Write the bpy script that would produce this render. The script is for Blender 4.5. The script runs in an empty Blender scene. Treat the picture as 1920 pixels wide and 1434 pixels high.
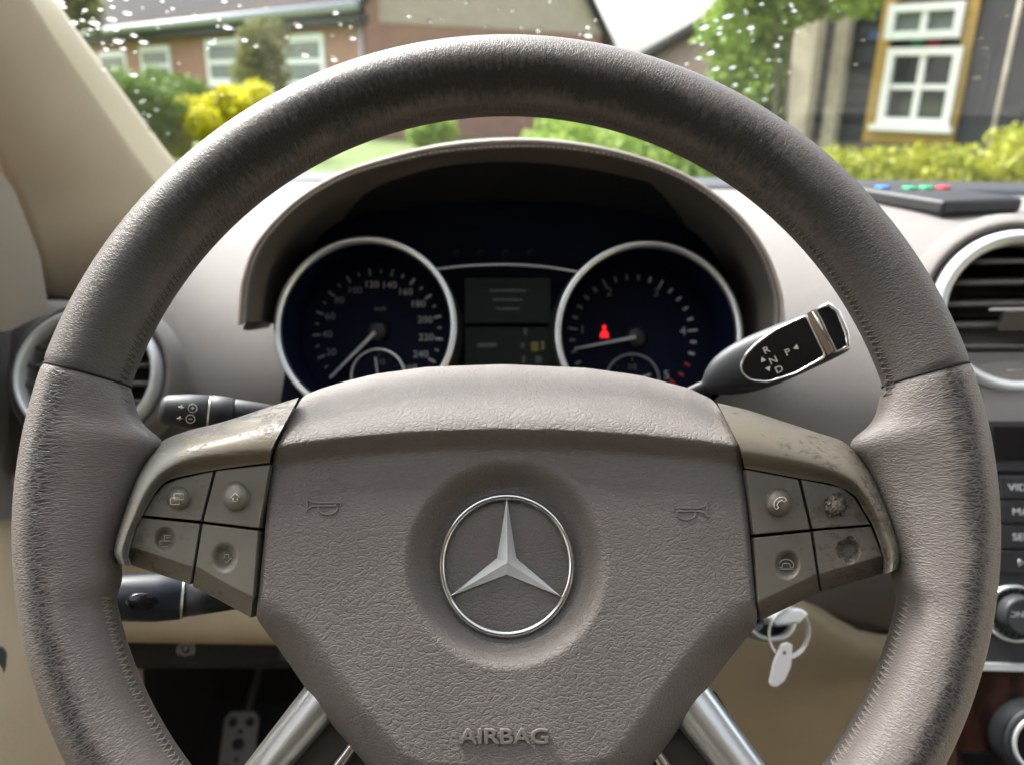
import bpy, math, random
import numpy as np
from mathutils import noise as mnoise
from mathutils import Vector, Matrix
random.seed(7); rng = np.random.default_rng(11)
R = math.radians
SC = bpy.context.scene
COL = SC.collection

# ------------------------------------------------------------------ camera
FPX = 1500.0                                    # focal length in pixels of the 1920 px wide photograph
PITCH, ROLL = R(20.0), R(0.9)
CAM = Vector((0.0, 0.0, 1.42))
CM = Matrix.Translation(CAM) @ Matrix.Rotation(math.pi / 2 - PITCH, 4, 'X') @ Matrix.Rotation(ROLL, 4, 'Z')
cd = bpy.data.cameras.new("Camera"); cam = bpy.data.objects.new("Camera", cd); COL.objects.link(cam)
cam.matrix_world = CM
cd.sensor_width = 36.0; cd.lens = 36.0 * FPX / 1920.0
cd.clip_start = 0.02; cd.clip_end = 900.0
cd.dof.use_dof = True; cd.dof.focus_distance = 0.318; cd.dof.aperture_fstop = 9.6
SC.camera = cam

# ------------------------------------------------------------------ light
SUN_EL, SUN_AZ = R(52), R(-48)                  # azimuth measured from straight ahead, negative = left
w = bpy.data.worlds.new("World"); SC.world = w; w.use_nodes = True
nt = w.node_tree; bg = nt.nodes["Background"]
sky = nt.nodes.new("ShaderNodeTexSky"); sky.sky_type = 'NISHITA'; sky.sun_disc = False
sky.sun_elevation = SUN_EL; sky.sun_rotation = SUN_AZ
sky.air_density = 1.0; sky.dust_density = 6.0; sky.ozone_density = 1.0
hs = nt.nodes.new("ShaderNodeHueSaturation"); hs.inputs["Saturation"].default_value = 0.40
nt.links.new(sky.outputs[0], hs.inputs["Color"]); nt.links.new(hs.outputs[0], bg.inputs[0])
bg.inputs[1].default_value = 0.15
sl = bpy.data.lights.new("Sun", 'SUN'); sl.energy = 1.5; sl.angle = R(14); sl.color = (1.0, 0.975, 0.945)
so = bpy.data.objects.new("Sun", sl); COL.objects.link(so)
sd = Vector((math.sin(SUN_AZ) * math.cos(SUN_EL), math.cos(SUN_AZ) * math.cos(SUN_EL), math.sin(SUN_EL)))
so.rotation_euler = (-sd).to_track_quat('-Z', 'Y').to_euler(); so.location = (-6, 6, 12)
SC.view_settings.view_transform = 'Standard'; SC.view_settings.look = 'None'
SC.view_settings.exposure = 2.18; SC.view_settings.gamma = 1.0
SC.render.engine = 'CYCLES'
SC.cycles.use_denoising = True
SC.cycles.max_bounces = 10; SC.cycles.diffuse_bounces = 5; SC.cycles.transparent_max_bounces = 24
SC.cycles.caustics_reflective = False; SC.cycles.caustics_refractive = False
SC.cycles.sample_clamp_indirect = 4.0

# ------------------------------------------------------------------ layout helpers
C3 = CM.to_3x3()
def ray(px, py): return C3 @ Vector(((px - 960) / FPX, (717 - py) / FPX, -1.0))
def P(px, py, d): return CAM + ray(px, py) * d                    # point at depth d along the view axis
def PY(px, py, y): r = ray(px, py); return CAM + r * ((y - CAM.y) / r.y)
def PZ(px, py, z): r = ray(px, py); return CAM + r * ((z - CAM.z) / r.z)

class Frame:
    """a plane in the place: origin, two axes in it, its normal"""
    def __init__(s, O, U, V, N): s.O, s.U, s.V, s.N = Vector(O), Vector(U).normalized(), Vector(V).normalized(), Vector(N).normalized()
    def pt(s, u, v, w=0.0): return s.O + s.U * u + s.V * v + s.N * w
    def px(s, px, py, w=0.0):
        r = ray(px, py); o = s.O + s.N * w
        return CAM + r * ((o - CAM).dot(s.N) / r.dot(s.N))
    def uv(s, px, py, w=0.0):
        q = s.px(px, py, w) - s.O; return q.dot(s.U), q.dot(s.V)
    def mat(s):
        m = Matrix.Identity(4)
        for i in range(3): m[i][0], m[i][1], m[i][2], m[i][3] = s.U[i], s.V[i], s.N[i], s.O[i]
        return m
def camframe(px, py, d, tilt=0.0, yaw=0.0, spin=0.0):
    """a plane facing the driver; tilt leans its top away"""
    M = C3 @ Matrix.Rotation(yaw, 3, 'Y') @ Matrix.Rotation(-tilt, 3, 'X') @ Matrix.Rotation(spin, 3, 'Z')
    return Frame(P(px, py, d), M.col[0], M.col[1], M.col[2])

# ------------------------------------------------------------------ object helpers
ROOT = {}
def tag(o, label, cat, group=None, kind=None):
    if label: o['label'] = label
    if cat: o['category'] = cat
    if group: o['group'] = group
    if kind: o['kind'] = kind
    return o
def thing(name, label, cat, loc=None, frame=None, group=None):
    o = bpy.data.objects.new(name, None); COL.objects.link(o); o.empty_display_size = 0.05
    m = frame.mat() if frame else Matrix.Translation(Vector(loc))
    o.matrix_world = m; ROOT[o] = m.inverted()
    return tag(o, label, cat, group)
def raw(name, verts, faces, uvs=None, smooth=True):
    me = bpy.data.meshes.new(name)
    me.from_pydata([tuple(v) for v in verts], [], [tuple(f) for f in faces])
    if uvs is not None:
        l = me.uv_layers.new(name="UVMap"); idx = np.empty(len(me.loops), dtype=np.int32); me.loops.foreach_get("vertex_index", idx)
        l.data.foreach_set("uv", np.asarray(uvs, dtype=np.float32)[idx].ravel())
    if smooth: me.polygons.foreach_set("use_smooth", np.ones(len(me.polygons), dtype=bool))
    me.validate(); me.update()
    return me
def B(name, geo, m, parent=None, smooth=True, uvs=None, kind=None, label=None):
    """link one mesh object from world-space geometry (verts, faces); parent: a thing or one of its parts"""
    verts, faces = geo[0], geo[1]
    if len(geo) > 2 and uvs is None: uvs = geo[2]
    V = np.array([tuple(v) for v in verts], dtype=float)
    if parent is not None:
        inv = ROOT[parent]
    else:
        lo, hi = V.min(0), V.max(0)
        inv = Matrix.Translation(Vector(((lo[0] + hi[0]) / 2, (lo[1] + hi[1]) / 2, lo[2]))).inverted()
    A = np.array(inv); V = V @ A[:3, :3].T + A[:3, 3]
    me = raw(name, V, faces, uvs, smooth)
    for mm in (m if isinstance(m, (list, tuple)) else [m]): me.materials.append(mm)
    o = bpy.data.objects.new(name, me); COL.objects.link(o)
    if parent is not None: o.parent = parent; ROOT[o] = inv
    else: o.matrix_world = inv.inverted(); ROOT[o] = inv
    if smooth == 'edge':
        me.polygons.foreach_set("use_smooth", np.ones(len(me.polygons), dtype=bool)); me.set_sharp_from_angle(angle=R(32))
    if kind: o['kind'] = kind
    if label: o['label'] = label
    return o
def merge(*gs):
    V, F = [], []
    for g in gs:
        k = len(V); V += list(g[0]); F += [tuple(i + k for i in f) for f in g[1]]
    return V, F
def bez(o, wd, seg=2):
    md = o.modifiers.new("Bevel", 'BEVEL'); md.width = wd; md.segments = seg; md.limit_method = 'ANGLE'; md.angle_limit = R(35)
    return o
def grid(rows, close_u=False, close_v=False):
    n, k = len(rows), len(rows[0]); V = [p for r in rows for p in r]; F = []
    for i in range(n if close_u else n - 1):
        for j in range(k if close_v else k - 1):
            a, b = i, (i + 1) % n; c, d = j, (j + 1) % k
            F.append((a * k + c, a * k + d, b * k + d, b * k + c))
    return V, F
def loft(rings, cap=True):
    V, F = grid(rings, False, True); k = len(rings[0])
    if cap: F.append(tuple(reversed(range(k)))); F.append(tuple(range((len(rings) - 1) * k, len(rings) * k)))
    return V, F
def catmull(pts, n, closed=False):
    pts = [Vector(p) for p in pts]; m = len(pts); out = []
    segs = m if closed else m - 1
    for i in range(n):
        t = i / (n if closed else n - 1) * segs; k = min(int(t), segs - 1); t -= k
        g = (lambda j: pts[j % m]) if closed else (lambda j: pts[max(0, min(m - 1, j))])
        a, b, c, d = g(k - 1), g(k), g(k + 1), g(k + 2)
        out.append(0.5 * ((2 * b) + (c - a) * t + (2 * a - 5 * b + 4 * c - d) * t * t + (3 * b - a - 3 * c + d) * t ** 3))
    return out
def tube(path, rad, n=10, closed=False, cap=True):
    path = [Vector(p) for p in path]; m = len(path); rings = []
    rads = rad if isinstance(rad, (list, tuple)) else [rad] * m
    up = None
    for i, p in enumerate(path):
        a = path[(i - 1) % m] if (closed or i > 0) else p; b = path[(i + 1) % m] if (closed or i < m - 1) else p
        t = (b - a).normalized()
        if up is None: up = t.orthogonal().normalized()
        up = (up - t * up.dot(t)).normalized(); s = t.cross(up)
        rings.append([p + (up * math.cos(q) + s * math.sin(q)) * rads[i] for q in [2 * math.pi * j / n for j in range(n)]])
    if closed: return grid(rings, True, True)
    return loft(rings, cap)
def lathe(fr, prof, n=48, cu=0.0, cv=0.0, ky=1.0, a0=0.0, a1=2 * math.pi):
    full = abs(a1 - a0 - 2 * math.pi) < 1e-6
    ang = [a0 + (a1 - a0) * i / (n if full else n - 1) for i in range(n)]
    rows = [[fr.pt(cu + r * math.cos(a), cv + r * ky * math.sin(a), w_) for a in ang] for r, w_ in prof]
    return grid(rows, False, full)
def fbox(fr, u0, u1, v0, v1, w0, w1):
    V = [fr.pt(u, v, w_) for w_ in (w0, w1) for v in (v0, v1) for u in (u0, u1)]
    return V, [(0, 2, 3, 1), (4, 5, 7, 6), (0, 1, 5, 4), (2, 6, 7, 3), (0, 4, 6, 2), (1, 3, 7, 5)]
W0 = Frame((0, 0, 0), (1, 0, 0), (0, 1, 0), (0, 0, 1))
def wbox(x0, x1, y0, y1, z0, z1): return fbox(W0, x0, x1, y0, y1, z0, z1)
def prism(fr, pts, w0, w1):
    """pts: uv outline, counter-clockwise"""
    n = len(pts); V = [fr.pt(u, v, w0) for u, v in pts] + [fr.pt(u, v, w1) for u, v in pts]
    return V, [tuple(reversed(range(n))), tuple(range(n, 2 * n))] + [(i, (i + 1) % n, n + (i + 1) % n, n + i) for i in range(n)]
def pxprism(fr, pts, w0, w1):
    q = [fr.uv(x, y, w1) for x, y in pts]
    a = sum(q[i - 1][0] * q[i][1] - q[i][0] * q[i - 1][1] for i in range(len(q)))
    return prism(fr, q if a > 0 else q[::-1], w0, w1)
def resample(pts, n, sharp=False):
    """even points along a closed pixel outline, its corners kept a little round by the spacing"""
    P_ = [Vector((p[0], p[1])) for p in pts]; m = len(P_); L = [(P_[(i + 1) % m] - P_[i]).length for i in range(m)]; T = sum(L); out = []
    for k in range(n):
        s = T * k / n; i = 0
        while s > L[i]: s -= L[i]; i += 1
        out.append(P_[i].lerp(P_[(i + 1) % m], s / L[i]))
    return out
def smooth_outline(pts, it):
    for _ in range(it):
        n = len(pts); pts = [(pts[i - 1] + pts[i] * 2 + pts[(i + 1) % n]) / 4 for i in range(n)]
    return pts
def panel(fr, outline, centre, h, rings, depth, n=240, sm=3, inset=0.0):
    """a moulded skin: outline pulled in to a centre in rings, height h(px, py, s) above the plane, side walls going back by depth"""
    ol = smooth_outline(resample(outline, n), sm); c = Vector(centre); rows = []
    wall = []
    for p in ol: wall.append(fr.px(p.x, p.y, h(p.x, p.y, 1.0)) - fr.N * depth)
    rows.append(wall)
    for s in rings:
        rows.append([fr.px(q.x, q.y, h(q.x, q.y, s)) for q in [c + (p - c) * s for p in ol]])
    V, F = grid(rows, False, True)
    k = len(V); V.append(fr.px(c.x, c.y, h(c.x, c.y, 0.0))); b = k - n
    F += [(b + j, b + (j + 1) % n, k) for j in range(n)]
    return V, F
def rings_for(n, edge=6): return [1.0] + [1 - 0.003 * (i + 1) for i in range(edge)] + [(1 - 0.003 * edge) * (1 - (i + 1) / (n + 1)) for i in range(n)]
def sstep(a, b, x):
    t = max(0.0, min(1.0, (x - a) / (b - a))); return t * t * (3 - 2 * t)
_tx = {}
def text(body, fr, u, v, w_, size, depth=0.0003, ang=0.0, bevel=0.0, sx=1.0):
    key = (body, depth, bevel, size)
    if key not in _tx:
        c = bpy.data.curves.new("lettering", 'FONT'); c.body = body; c.size = size; c.extrude = depth; c.bevel_depth = bevel; c.align_x = 'CENTER'; c.align_y = 'CENTER'; c.resolution_u = 4
        o = bpy.data.objects.new("lettering", c); COL.objects.link(o)
        dg = bpy.context.evaluated_depsgraph_get(); me = bpy.data.meshes.new_from_object(o.evaluated_get(dg))
        _tx[key] = ([tuple(v_.co) for v_ in me.vertices], [tuple(p.vertices) for p in me.polygons])
        bpy.data.objects.remove(o); bpy.data.curves.remove(c); bpy.data.meshes.remove(me)
    V, F = _tx[key]; ca, sa = math.cos(ang), math.sin(ang)
    return [fr.pt(u + x * sx * ca - y * sa, v + x * sx * sa + y * ca, w_ + z) for x, y, z in V], F
def strokes(fr, lines, w_, rad, n=5):
    """thin raised lines on a plane; lines: lists of uv points"""
    return merge(*[tube([fr.pt(u, v, w_) for u, v in l], rad, n) for l in lines])
def arc(cu, cv, r, a0, a1, n=14, ky=1.0): return [(cu + r * math.cos(R(a0 + (a1 - a0) * i / (n - 1))), cv + ky * r * math.sin(R(a0 + (a1 - a0) * i / (n - 1)))) for i in range(n)]

# ------------------------------------------------------------------ materials
class NT:
    def __init__(s, name):
        s.m = bpy.data.materials.new(name); s.m.use_nodes = True; s.t = s.m.node_tree; s.b = s.t.nodes["Principled BSDF"]
    def n(s, typ, **kw):
        x = s.t.nodes.new("ShaderNode" + typ)
        for k, v in kw.items():
            if k in x.inputs.keys(): x.inputs[k].default_value = v
            else: setattr(x, k, v)
        return x
    def l(s, a, b): s.t.links.new(a, b)
    def coord(s, uv=False, scale=(1, 1, 1), off=(0, 0, 0)):
        c = s.n("TexCoord"); mp = s.n("Mapping"); mp.inputs["Scale"].default_value = scale; mp.inputs["Location"].default_value = off
        s.l(c.outputs["UV" if uv else "Object"], mp.inputs[0]); return mp.outputs[0]
    def noise(s, co, scale, detail=3, rough=0.55):
        x = s.n("TexNoise", Scale=scale, Detail=detail, Roughness=rough); s.l(co, x.inputs["Vector"]); return x.outputs["Fac"]
    def ramp(s, fac, stops):
        r = s.n("ValToRGB"); e = r.color_ramp.elements
        while len(e) < len(stops): e.new(0.5)
        for q, (p, c) in zip(e, stops): q.position = p; q.color = (*c, 1) if len(c) == 3 else c
        s.l(fac, r.inputs[0]); return r.outputs[0]
    def mix(s, fac, a, b):
        x = s.n("Mix", data_type='RGBA')
        for i, v in ((0, fac), (6, a), (7, b)):
            if hasattr(v, 'is_linked'): s.l(v, x.inputs[i])
            else: x.inputs[i].default_value = v if i == 0 else (*v, 1)
        return x.outputs[2]
    def math(s, op, a, b=0.0):
        x = s.n("Math", operation=op)
        for i, v in ((0, a), (1, b)):
            if hasattr(v, 'is_linked'): s.l(v, x.inputs[i])
            else: x.inputs[i].default_value = v
        return x.outputs[0]
    def bump(s, h, strength, dist, prev=None):
        x = s.n("Bump", Strength=strength, Distance=dist); s.l(h, x.inputs["Height"])
        if prev is not None: s.l(prev, x.inputs["Normal"])
        return x.outputs[0]
    def set(s, **kw):
        for k, v in kw.items():
            i = s.b.inputs[k.replace('_', ' ')]
            if hasattr(v, 'is_linked'): s.l(v, i)
            elif isinstance(v, tuple): i.default_value = (*v, 1) if len(v) == 3 else v
            else: i.default_value = v
        return s.m
def plain(name, col, rough=0.5, metal=0.0, var=0.0, vs=30.0, bump=0.0, bs=200.0, bd=0.0005, **kw):
    t = NT(name); co = t.coord()
    c = col
    if var:
        f = t.noise(co, vs, 4); c = t.ramp(f, [(0.3, tuple(x * (1 - var) for x in col)), (0.7, tuple(min(1, x * (1 + var)) for x in col))])
        t.set(Roughness=t.math('ADD', t.math('MULTIPLY', f, 0.2), rough - 0.1))
    else: t.set(Roughness=rough)
    t.set(Base_Color=c, Metallic=metal, **kw)
    if bump: t.set(Normal=t.bump(t.noise(co, bs, 3), bump, bd))
    return t.m
def leather(name, col, cell=(300, 430, 300), depth=0.0006, rough=0.5, uv=False, fine=900, var=0.08, wear_shade=None, crease=0.16, strength=0.8):
    """grained hide: warped cells with creased borders, a fine pore relief, uneven tone"""
    t = NT(name); co = t.coord(uv); cs = t.coord(uv, cell)
    wn = t.n("TexNoise", Scale=0.55, Detail=3); t.l(cs, wn.inputs["Vector"])
    va = t.n("VectorMath", operation='MULTIPLY_ADD'); t.l(wn.outputs["Color"], va.inputs[0]); va.inputs[1].default_value = (2.1, 2.1, 2.1); t.l(cs, va.inputs[2])
    def vor(sc):
        v = t.n("TexVoronoi", feature='DISTANCE_TO_EDGE', Scale=sc); t.l(va.outputs[0], v.inputs["Vector"]); return v.outputs["Distance"]
    def sm(x, a, b):
        m = t.n("MapRange", interpolation_type='SMOOTHSTEP'); t.l(x, m.inputs[0]); m.inputs[1].default_value = a; m.inputs[2].default_value = b; return m.outputs[0]
    big = sm(vor(1.0), 0.0, crease); sml = sm(vor(2.3), 0.0, crease * 1.3)
    nz = t.noise(cs, 1.3, 4)
    h = t.math('ADD', t.math('ADD', big, t.math('MULTIPLY', sml, 0.35)), t.math('MULTIPLY', nz, 0.6))
    nrm = t.bump(h, strength, depth)
    nrm = t.bump(t.noise(co, fine * 1.5, 2), 0.25, 0.0002, nrm)
    lo = tuple(x * (1 - var) for x in col); hi = tuple(x * (1 + var) for x in col)
    c = t.ramp(t.noise(co, 22, 4), [(0.3, lo), (0.7, hi)])
    if wear_shade: c = wear_shade(t, c, co, big)
    t.set(Base_Color=c, Roughness=t.math('ADD', t.math('MULTIPLY', nz, 0.22), rough - 0.1), Normal=nrm, Specular_IOR_Level=0.4)
    return t.m

M = {}
TAUPE = (0.30, 0.262, 0.238)
M['pad'] = leather("pad_leather", (0.196, 0.176, 0.162), (340, 510, 420), 0.00022, 0.54)
def rim_grime_shade(centre, width, dark, amt, crack, fade=None):
    # grime where hands hold the rim, with shading painted in; placed along and round the rim (uv.x along, uv.y round)
    def f(t, c, co, big):
        sx = t.n("SeparateXYZ"); t.l(co, sx.inputs[0])
        n1 = t.noise(t.coord(True, (40, 90, 1)), 1.0, 6, 0.65); n2 = t.noise(t.coord(True, (500, 160, 1)), 1.0, 3, 0.6)
        d = t.math('MULTIPLY', t.math('ABSOLUTE', t.math('SUBTRACT', sx.outputs[1], centre)), -1.0 / width)
        m = t.math('ADD', d, t.math('MULTIPLY', t.math('SUBTRACT', n1, 0.5), 1.3)); m = t.math('ADD', m, t.math('MULTIPLY', t.math('SUBTRACT', n2, 0.5), 1.1))
        band = t.ramp(t.math('ADD', m, 1.0), [(0.15, (0, 0, 0)), (0.75, (1, 1, 1))])
        crk = t.math('MULTIPLY', band, t.math('ADD', t.math('MULTIPLY', big, amt * crack), amt * (1 - crack)))
        if fade:
            mr = t.n("MapRange", interpolation_type='SMOOTHSTEP'); t.l(t.math('ABSOLUTE', t.math('SUBTRACT', sx.outputs[0], 0.2796)), mr.inputs[0])
            mr.inputs[1].default_value = fade[0]; mr.inputs[2].default_value = fade[1]; mr.inputs[3].default_value = 1.0; mr.inputs[4].default_value = 0.25
            crk = t.math('MULTIPLY', crk, mr.outputs[0])
        return t.mix(crk, c, dark)
    return f
M['emboss'] = plain('moulded_letters', (0.196, 0.176, 0.162), 0.6)
M['rim'] = leather("rim_leather", (0.172, 0.152, 0.139), (820, 330, 1), 0.00012, 0.42, uv=True, wear_shade=rim_grime_shade(0.0268, 0.0068, (0.030, 0.026, 0.025), 0.95, 0.45), crease=0.22)
M['rim_top'] = leather("rim_leather_top", (0.118, 0.105, 0.097), (900, 340, 1), 0.00009, 0.42, uv=True, wear_shade=rim_grime_shade(0.038, 0.015, (0.018, 0.017, 0.017), 0.95, 0.12, (0.12, 0.235)), crease=0.22)  # upper hide darker overall: grime plus painted shade on the inner side
M['dash'] = leather("dash_skin", (0.205, 0.188, 0.177), (900, 900, 900), 0.00025, 0.55, var=0.03)
M['hood'] = leather("hood_skin", (0.165, 0.148, 0.134), (900, 900, 900), 0.0002, 0.6, var=0.04)
M['beige'] = leather("beige_skin", (0.56, 0.47, 0.32), (800, 800, 800), 0.0002, 0.6, var=0.03)
def fabric():
    t = NT("pillar_fabric"); co = t.coord()
    a = t.n("TexWave", wave_type='BANDS', bands_direction='DIAGONAL', Scale=330.0, Distortion=0.6); t.l(co, a.inputs["Vector"])
    c = t.ramp(t.noise(co, 12, 4), [(0.3, (0.44, 0.37, 0.242)), (0.7, (0.49, 0.415, 0.275))])
    t.set(Base_Color=c, Roughness=0.95, Sheen_Weight=0.15, Normal=t.bump(t.math('ADD', a.outputs["Fac"], t.noise(co, 700, 2)), 0.35, 0.0008)); return t.m
M['fabric'] = fabric()
def worn(name, col, amt, wearcol, rough=0.36, streak=0.0):
    t = NT(name); co = t.coord()
    n1 = t.noise(co, 55, 6, 0.7); n2 = t.noise(t.coord(scale=(60, 260, 60)), 1.0, 5, 0.7); n3 = t.noise(co, 420, 3, 0.7)
    sp = t.math('MULTIPLY', t.math('ADD', n1, n2), 0.5)
    ox = t.n("SeparateXYZ"); t.l(co, ox.inputs[0]); mr = t.n("MapRange"); t.l(t.math('ABSOLUTE', ox.outputs[0]), mr.inputs[0]); mr.inputs[1].default_value = 0.10; mr.inputs[2].default_value = 0.15; mr.inputs[3].default_value = -0.03; mr.inputs[4].default_value = 0.10
    m1 = t.ramp(t.math('ADD', t.math('ADD', sp, mr.outputs[0]), t.math('MULTIPLY', t.math('SUBTRACT', n3, 0.5), 0.5)), [(0.62 - amt, (0, 0, 0)), (0.70 - amt, (1, 1, 1))])
    c = t.ramp(t.noise(co, 18, 4), [(0.3, tuple(x * 0.9 for x in col)), (0.7, tuple(x * 1.1 for x in col))])
    # fine scratches
    sc = t.n("TexVoronoi", feature='DISTANCE_TO_EDGE', Scale=1.0); t.l(t.coord(scale=(40, 190, 60), off=(3, 1, 2)), sc.inputs["Vector"])
    scr = t.ramp(t.math('ADD', sc.outputs["Distance"], t.math('MULTIPLY', n1, 0.12)), [(0.055, (1, 1, 1)), (0.075, (0, 0, 0))])
    c = t.mix(m1, c, wearcol); c = t.mix(t.math('MULTIPLY', t.math('MULTIPLY', scr, m1), 0.35), c, tuple(min(1, x * 2.2) for x in col))
    n5 = t.noise(t.coord(scale=(26, 330, 70), off=(1, 4, 2)), 1.0, 4, 0.6); n6 = t.noise(t.coord(off=(5, 1, 2)), 24, 3)
    stk = t.math('MULTIPLY', t.ramp(n5, [(0.60, (0, 0, 0)), (0.66, (1, 1, 1))]), t.ramp(n6, [(0.42, (0, 0, 0)), (0.6, (1, 1, 1))]))
    c = t.mix(t.math('MULTIPLY', stk, streak), c, (0.36, 0.34, 0.28))
    r = t.math('ADD', t.math('MULTIPLY', m1, 0.25), rough)
    t.set(Base_Color=c, Roughness=r, Normal=t.bump(t.math('ADD', t.math('MULTIPLY', m1, -0.6), t.math('MULTIPLY', n3, 0.35)), 0.4, 0.0004)); return t.m
M['trim_l'] = worn("spoke_trim_scuffed", (0.185, 0.155, 0.105), 0.145, (0.165, 0.16, 0.147), 0.36, 0.6)
M['trim_r'] = worn("spoke_trim_grimy", (0.15, 0.13, 0.097), 0.075, (0.075, 0.066, 0.055), 0.4, 0.2)
M['btn_l'] = worn("button_plastic", (0.195, 0.18, 0.148), 0.035, (0.15, 0.137, 0.11), 0.4)
M['btn_r'] = worn("button_plastic_dim", (0.135, 0.121, 0.100), 0.06, (0.10, 0.075, 0.06), 0.42)
M['icon'] = plain("icon_print", (0.62, 0.60, 0.50), 0.5)
M['chrome'] = plain("chrome", (0.80, 0.82, 0.83), 0.13, 1.0, bump=0.04, bs=900)
M['satin'] = plain("satin_metal", (0.80, 0.84, 0.85), 0.34, 1.0)
M['starmetal'] = plain('bright_metal', (0.90, 0.93, 0.94), 0.25, 0.55)
M['silver'] = plain("silver_paint", (0.74, 0.78, 0.79), 0.36, 0.45)
M['black'] = plain("black_plastic", (0.018, 0.019, 0.021), 0.42, var=0.2, bump=0.1, bs=900)
M['gloss'] = plain("gloss_black", (0.008, 0.009, 0.011), 0.08, 0.0)
M['softblack'] = plain("soft_black", (0.024, 0.027, 0.031), 0.5, bump=0.1, bs=1200)
M['case'] = plain('matt_black_case', (0.012, 0.013, 0.015), 0.5)
M['void'] = plain("dark_recess", (0.006, 0.006, 0.007), 0.9)
M['face'] = plain("dial_face", (0.003, 0.006, 0.022), 0.6, Specular_IOR_Level=0.12)
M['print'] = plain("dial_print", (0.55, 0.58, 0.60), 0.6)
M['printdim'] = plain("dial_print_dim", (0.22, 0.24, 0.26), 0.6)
M['redprint'] = plain("dial_print_red", (0.5, 0.04, 0.02), 0.6)
M['thread'] = plain("sewing_thread", (0.30, 0.27, 0.235), 0.8)
M['threaddk'] = plain("sewing_thread_dark", (0.12, 0.105, 0.095), 0.8)
M['white'] = plain("white_paint", (0.78, 0.79, 0.78), 0.45, var=0.03)
M['tagwhite'] = plain("white_plastic", (0.80, 0.80, 0.80), 0.35)
M['carpet'] = plain("carpet", (0.028, 0.026, 0.024), 0.95, bump=0.5, bs=600, bd=0.002)
M['slat'] = plain("vent_plastic", (0.11, 0.10, 0.093), 0.45)
def emit(name, col, s):
    t = NT(name); t.set(Base_Color=(0.008, 0.010, 0.011), Roughness=0.6, Specular_IOR_Level=0.12, Emission_Color=col, Emission_Strength=s); return t.m
M['lamp'] = emit("warning_lamp", (1.0, 0.02, 0.025), 0.30)
M['lcd'] = emit("lcd", (0.30, 0.36, 0.34), 0.003)
M['lcdtext'] = emit("lcd_text", (0.5, 0.55, 0.5), 0.012)
M['amber'] = emit("lcd_amber", (0.6, 0.5, 0.15), 0.02)
def glassmat(name, tint, refl=1.0, rough=0.0):
    t = NT(name); o = t.t.nodes["Material Output"]; t.t.nodes.remove(t.b)
    tr = t.n("BsdfTransparent"); tr.inputs[0].default_value = (*tint, 1)
    g = t.n("BsdfGlossy", Roughness=rough); fz = t.n("Fresnel", IOR=1.3); mx = t.n("MixShader")
    t.l(fz.outputs[0], mx.inputs[0]); t.l(tr.outputs[0], mx.inputs[1]); t.l(g.outputs[0], mx.inputs[2]); t.l(mx.outputs[0], o.inputs[0]); return t.m
M['glass'] = glassmat("window_glass", (0.95, 0.97, 0.965))
def water():
    t = NT("water_drop"); t.set(Base_Color=(1, 1, 1), Roughness=0.0, IOR=1.33, Transmission_Weight=1.0); return t.m
M['water'] = water()
def brick(name, a, b, mortar):
    t = NT(name); co = t.coord()
    x = t.n("TexBrick", Scale=1.0); t.l(co, x.inputs["Vector"])
    x.inputs["Color1"].default_value = (*a, 1); x.inputs["Color2"].default_value = (*b, 1); x.inputs["Mortar"].default_value = (*mortar, 1)
    x.inputs["Brick Width"].default_value = 0.22; x.inputs["Row Height"].default_value = 0.065; x.inputs["Mortar Size"].default_value = 0.008
    c = t.mix(0.4, x.outputs[0], t.ramp(t.noise(co, 2.5, 5), [(0.3, tuple(v * 0.7 for v in a)), (0.7, tuple(v * 1.2 for v in a))]))
    t.set(Base_Color=c, Roughness=0.9, Normal=t.bump(x.outputs["Fac"], -0.4, 0.01)); return t.m
M['brick'] = brick("red_brick", (0.36, 0.17, 0.115), (0.31, 0.145, 0.095), (0.38, 0.32, 0.27))
M['brick2'] = brick("brown_brick", (0.17, 0.12, 0.10), (0.14, 0.10, 0.085), (0.2, 0.17, 0.15))
M['ochre'] = brick("ochre_brick", (0.42, 0.27, 0.07), (0.36, 0.22, 0.06), (0.45, 0.32, 0.12))
M['render'] = plain("gable_boards", (0.47, 0.38, 0.31), 0.85, var=0.08, vs=3)
def tiles():
    t = NT("roof_tiles"); co = t.coord(); x = t.n("TexWave", Scale=1.6, wave_type='BANDS', bands_direction='Z', Distortion=0.5); t.l(co, x.inputs["Vector"])
    c = t.mix(0.5, t.ramp(x.outputs["Fac"], [(0.2, (0.025, 0.026, 0.028)), (0.8, (0.04, 0.04, 0.042))]), t.ramp(t.noise(co, 1.5, 5), [(0.3, (0.028, 0.028, 0.028)), (0.7, (0.045, 0.044, 0.043))]))
    t.set(Base_Color=c, Roughness=0.85, Specular_IOR_Level=0.08, Normal=t.bump(x.outputs["Fac"], 0.5, 0.03)); return t.m
M['tiles'] = tiles()
M['zinc'] = plain("zinc_gutter", (0.36, 0.38, 0.41), 0.5, 0.2, var=0.06)
M['dark_wood'] = plain("tarred_boards", (0.045, 0.046, 0.052), 0.75, var=0.25, vs=3, bump=0.4, bs=30, bd=0.01)
M['post'] = plain("weathered_post", (0.38, 0.33, 0.26), 0.85, var=0.25, vs=5, bump=0.5, bs=20, bd=0.02)
M['pane'] = plain("window_pane", (0.03, 0.035, 0.035), 0.04, 0.0, Specular_IOR_Level=0.8)
M['panepale'] = plain("curtained_pane", (0.17, 0.20, 0.19), 0.15)
M['shade'] = plain("soffit_shadow", (0.05, 0.05, 0.05), 0.8)
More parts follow.
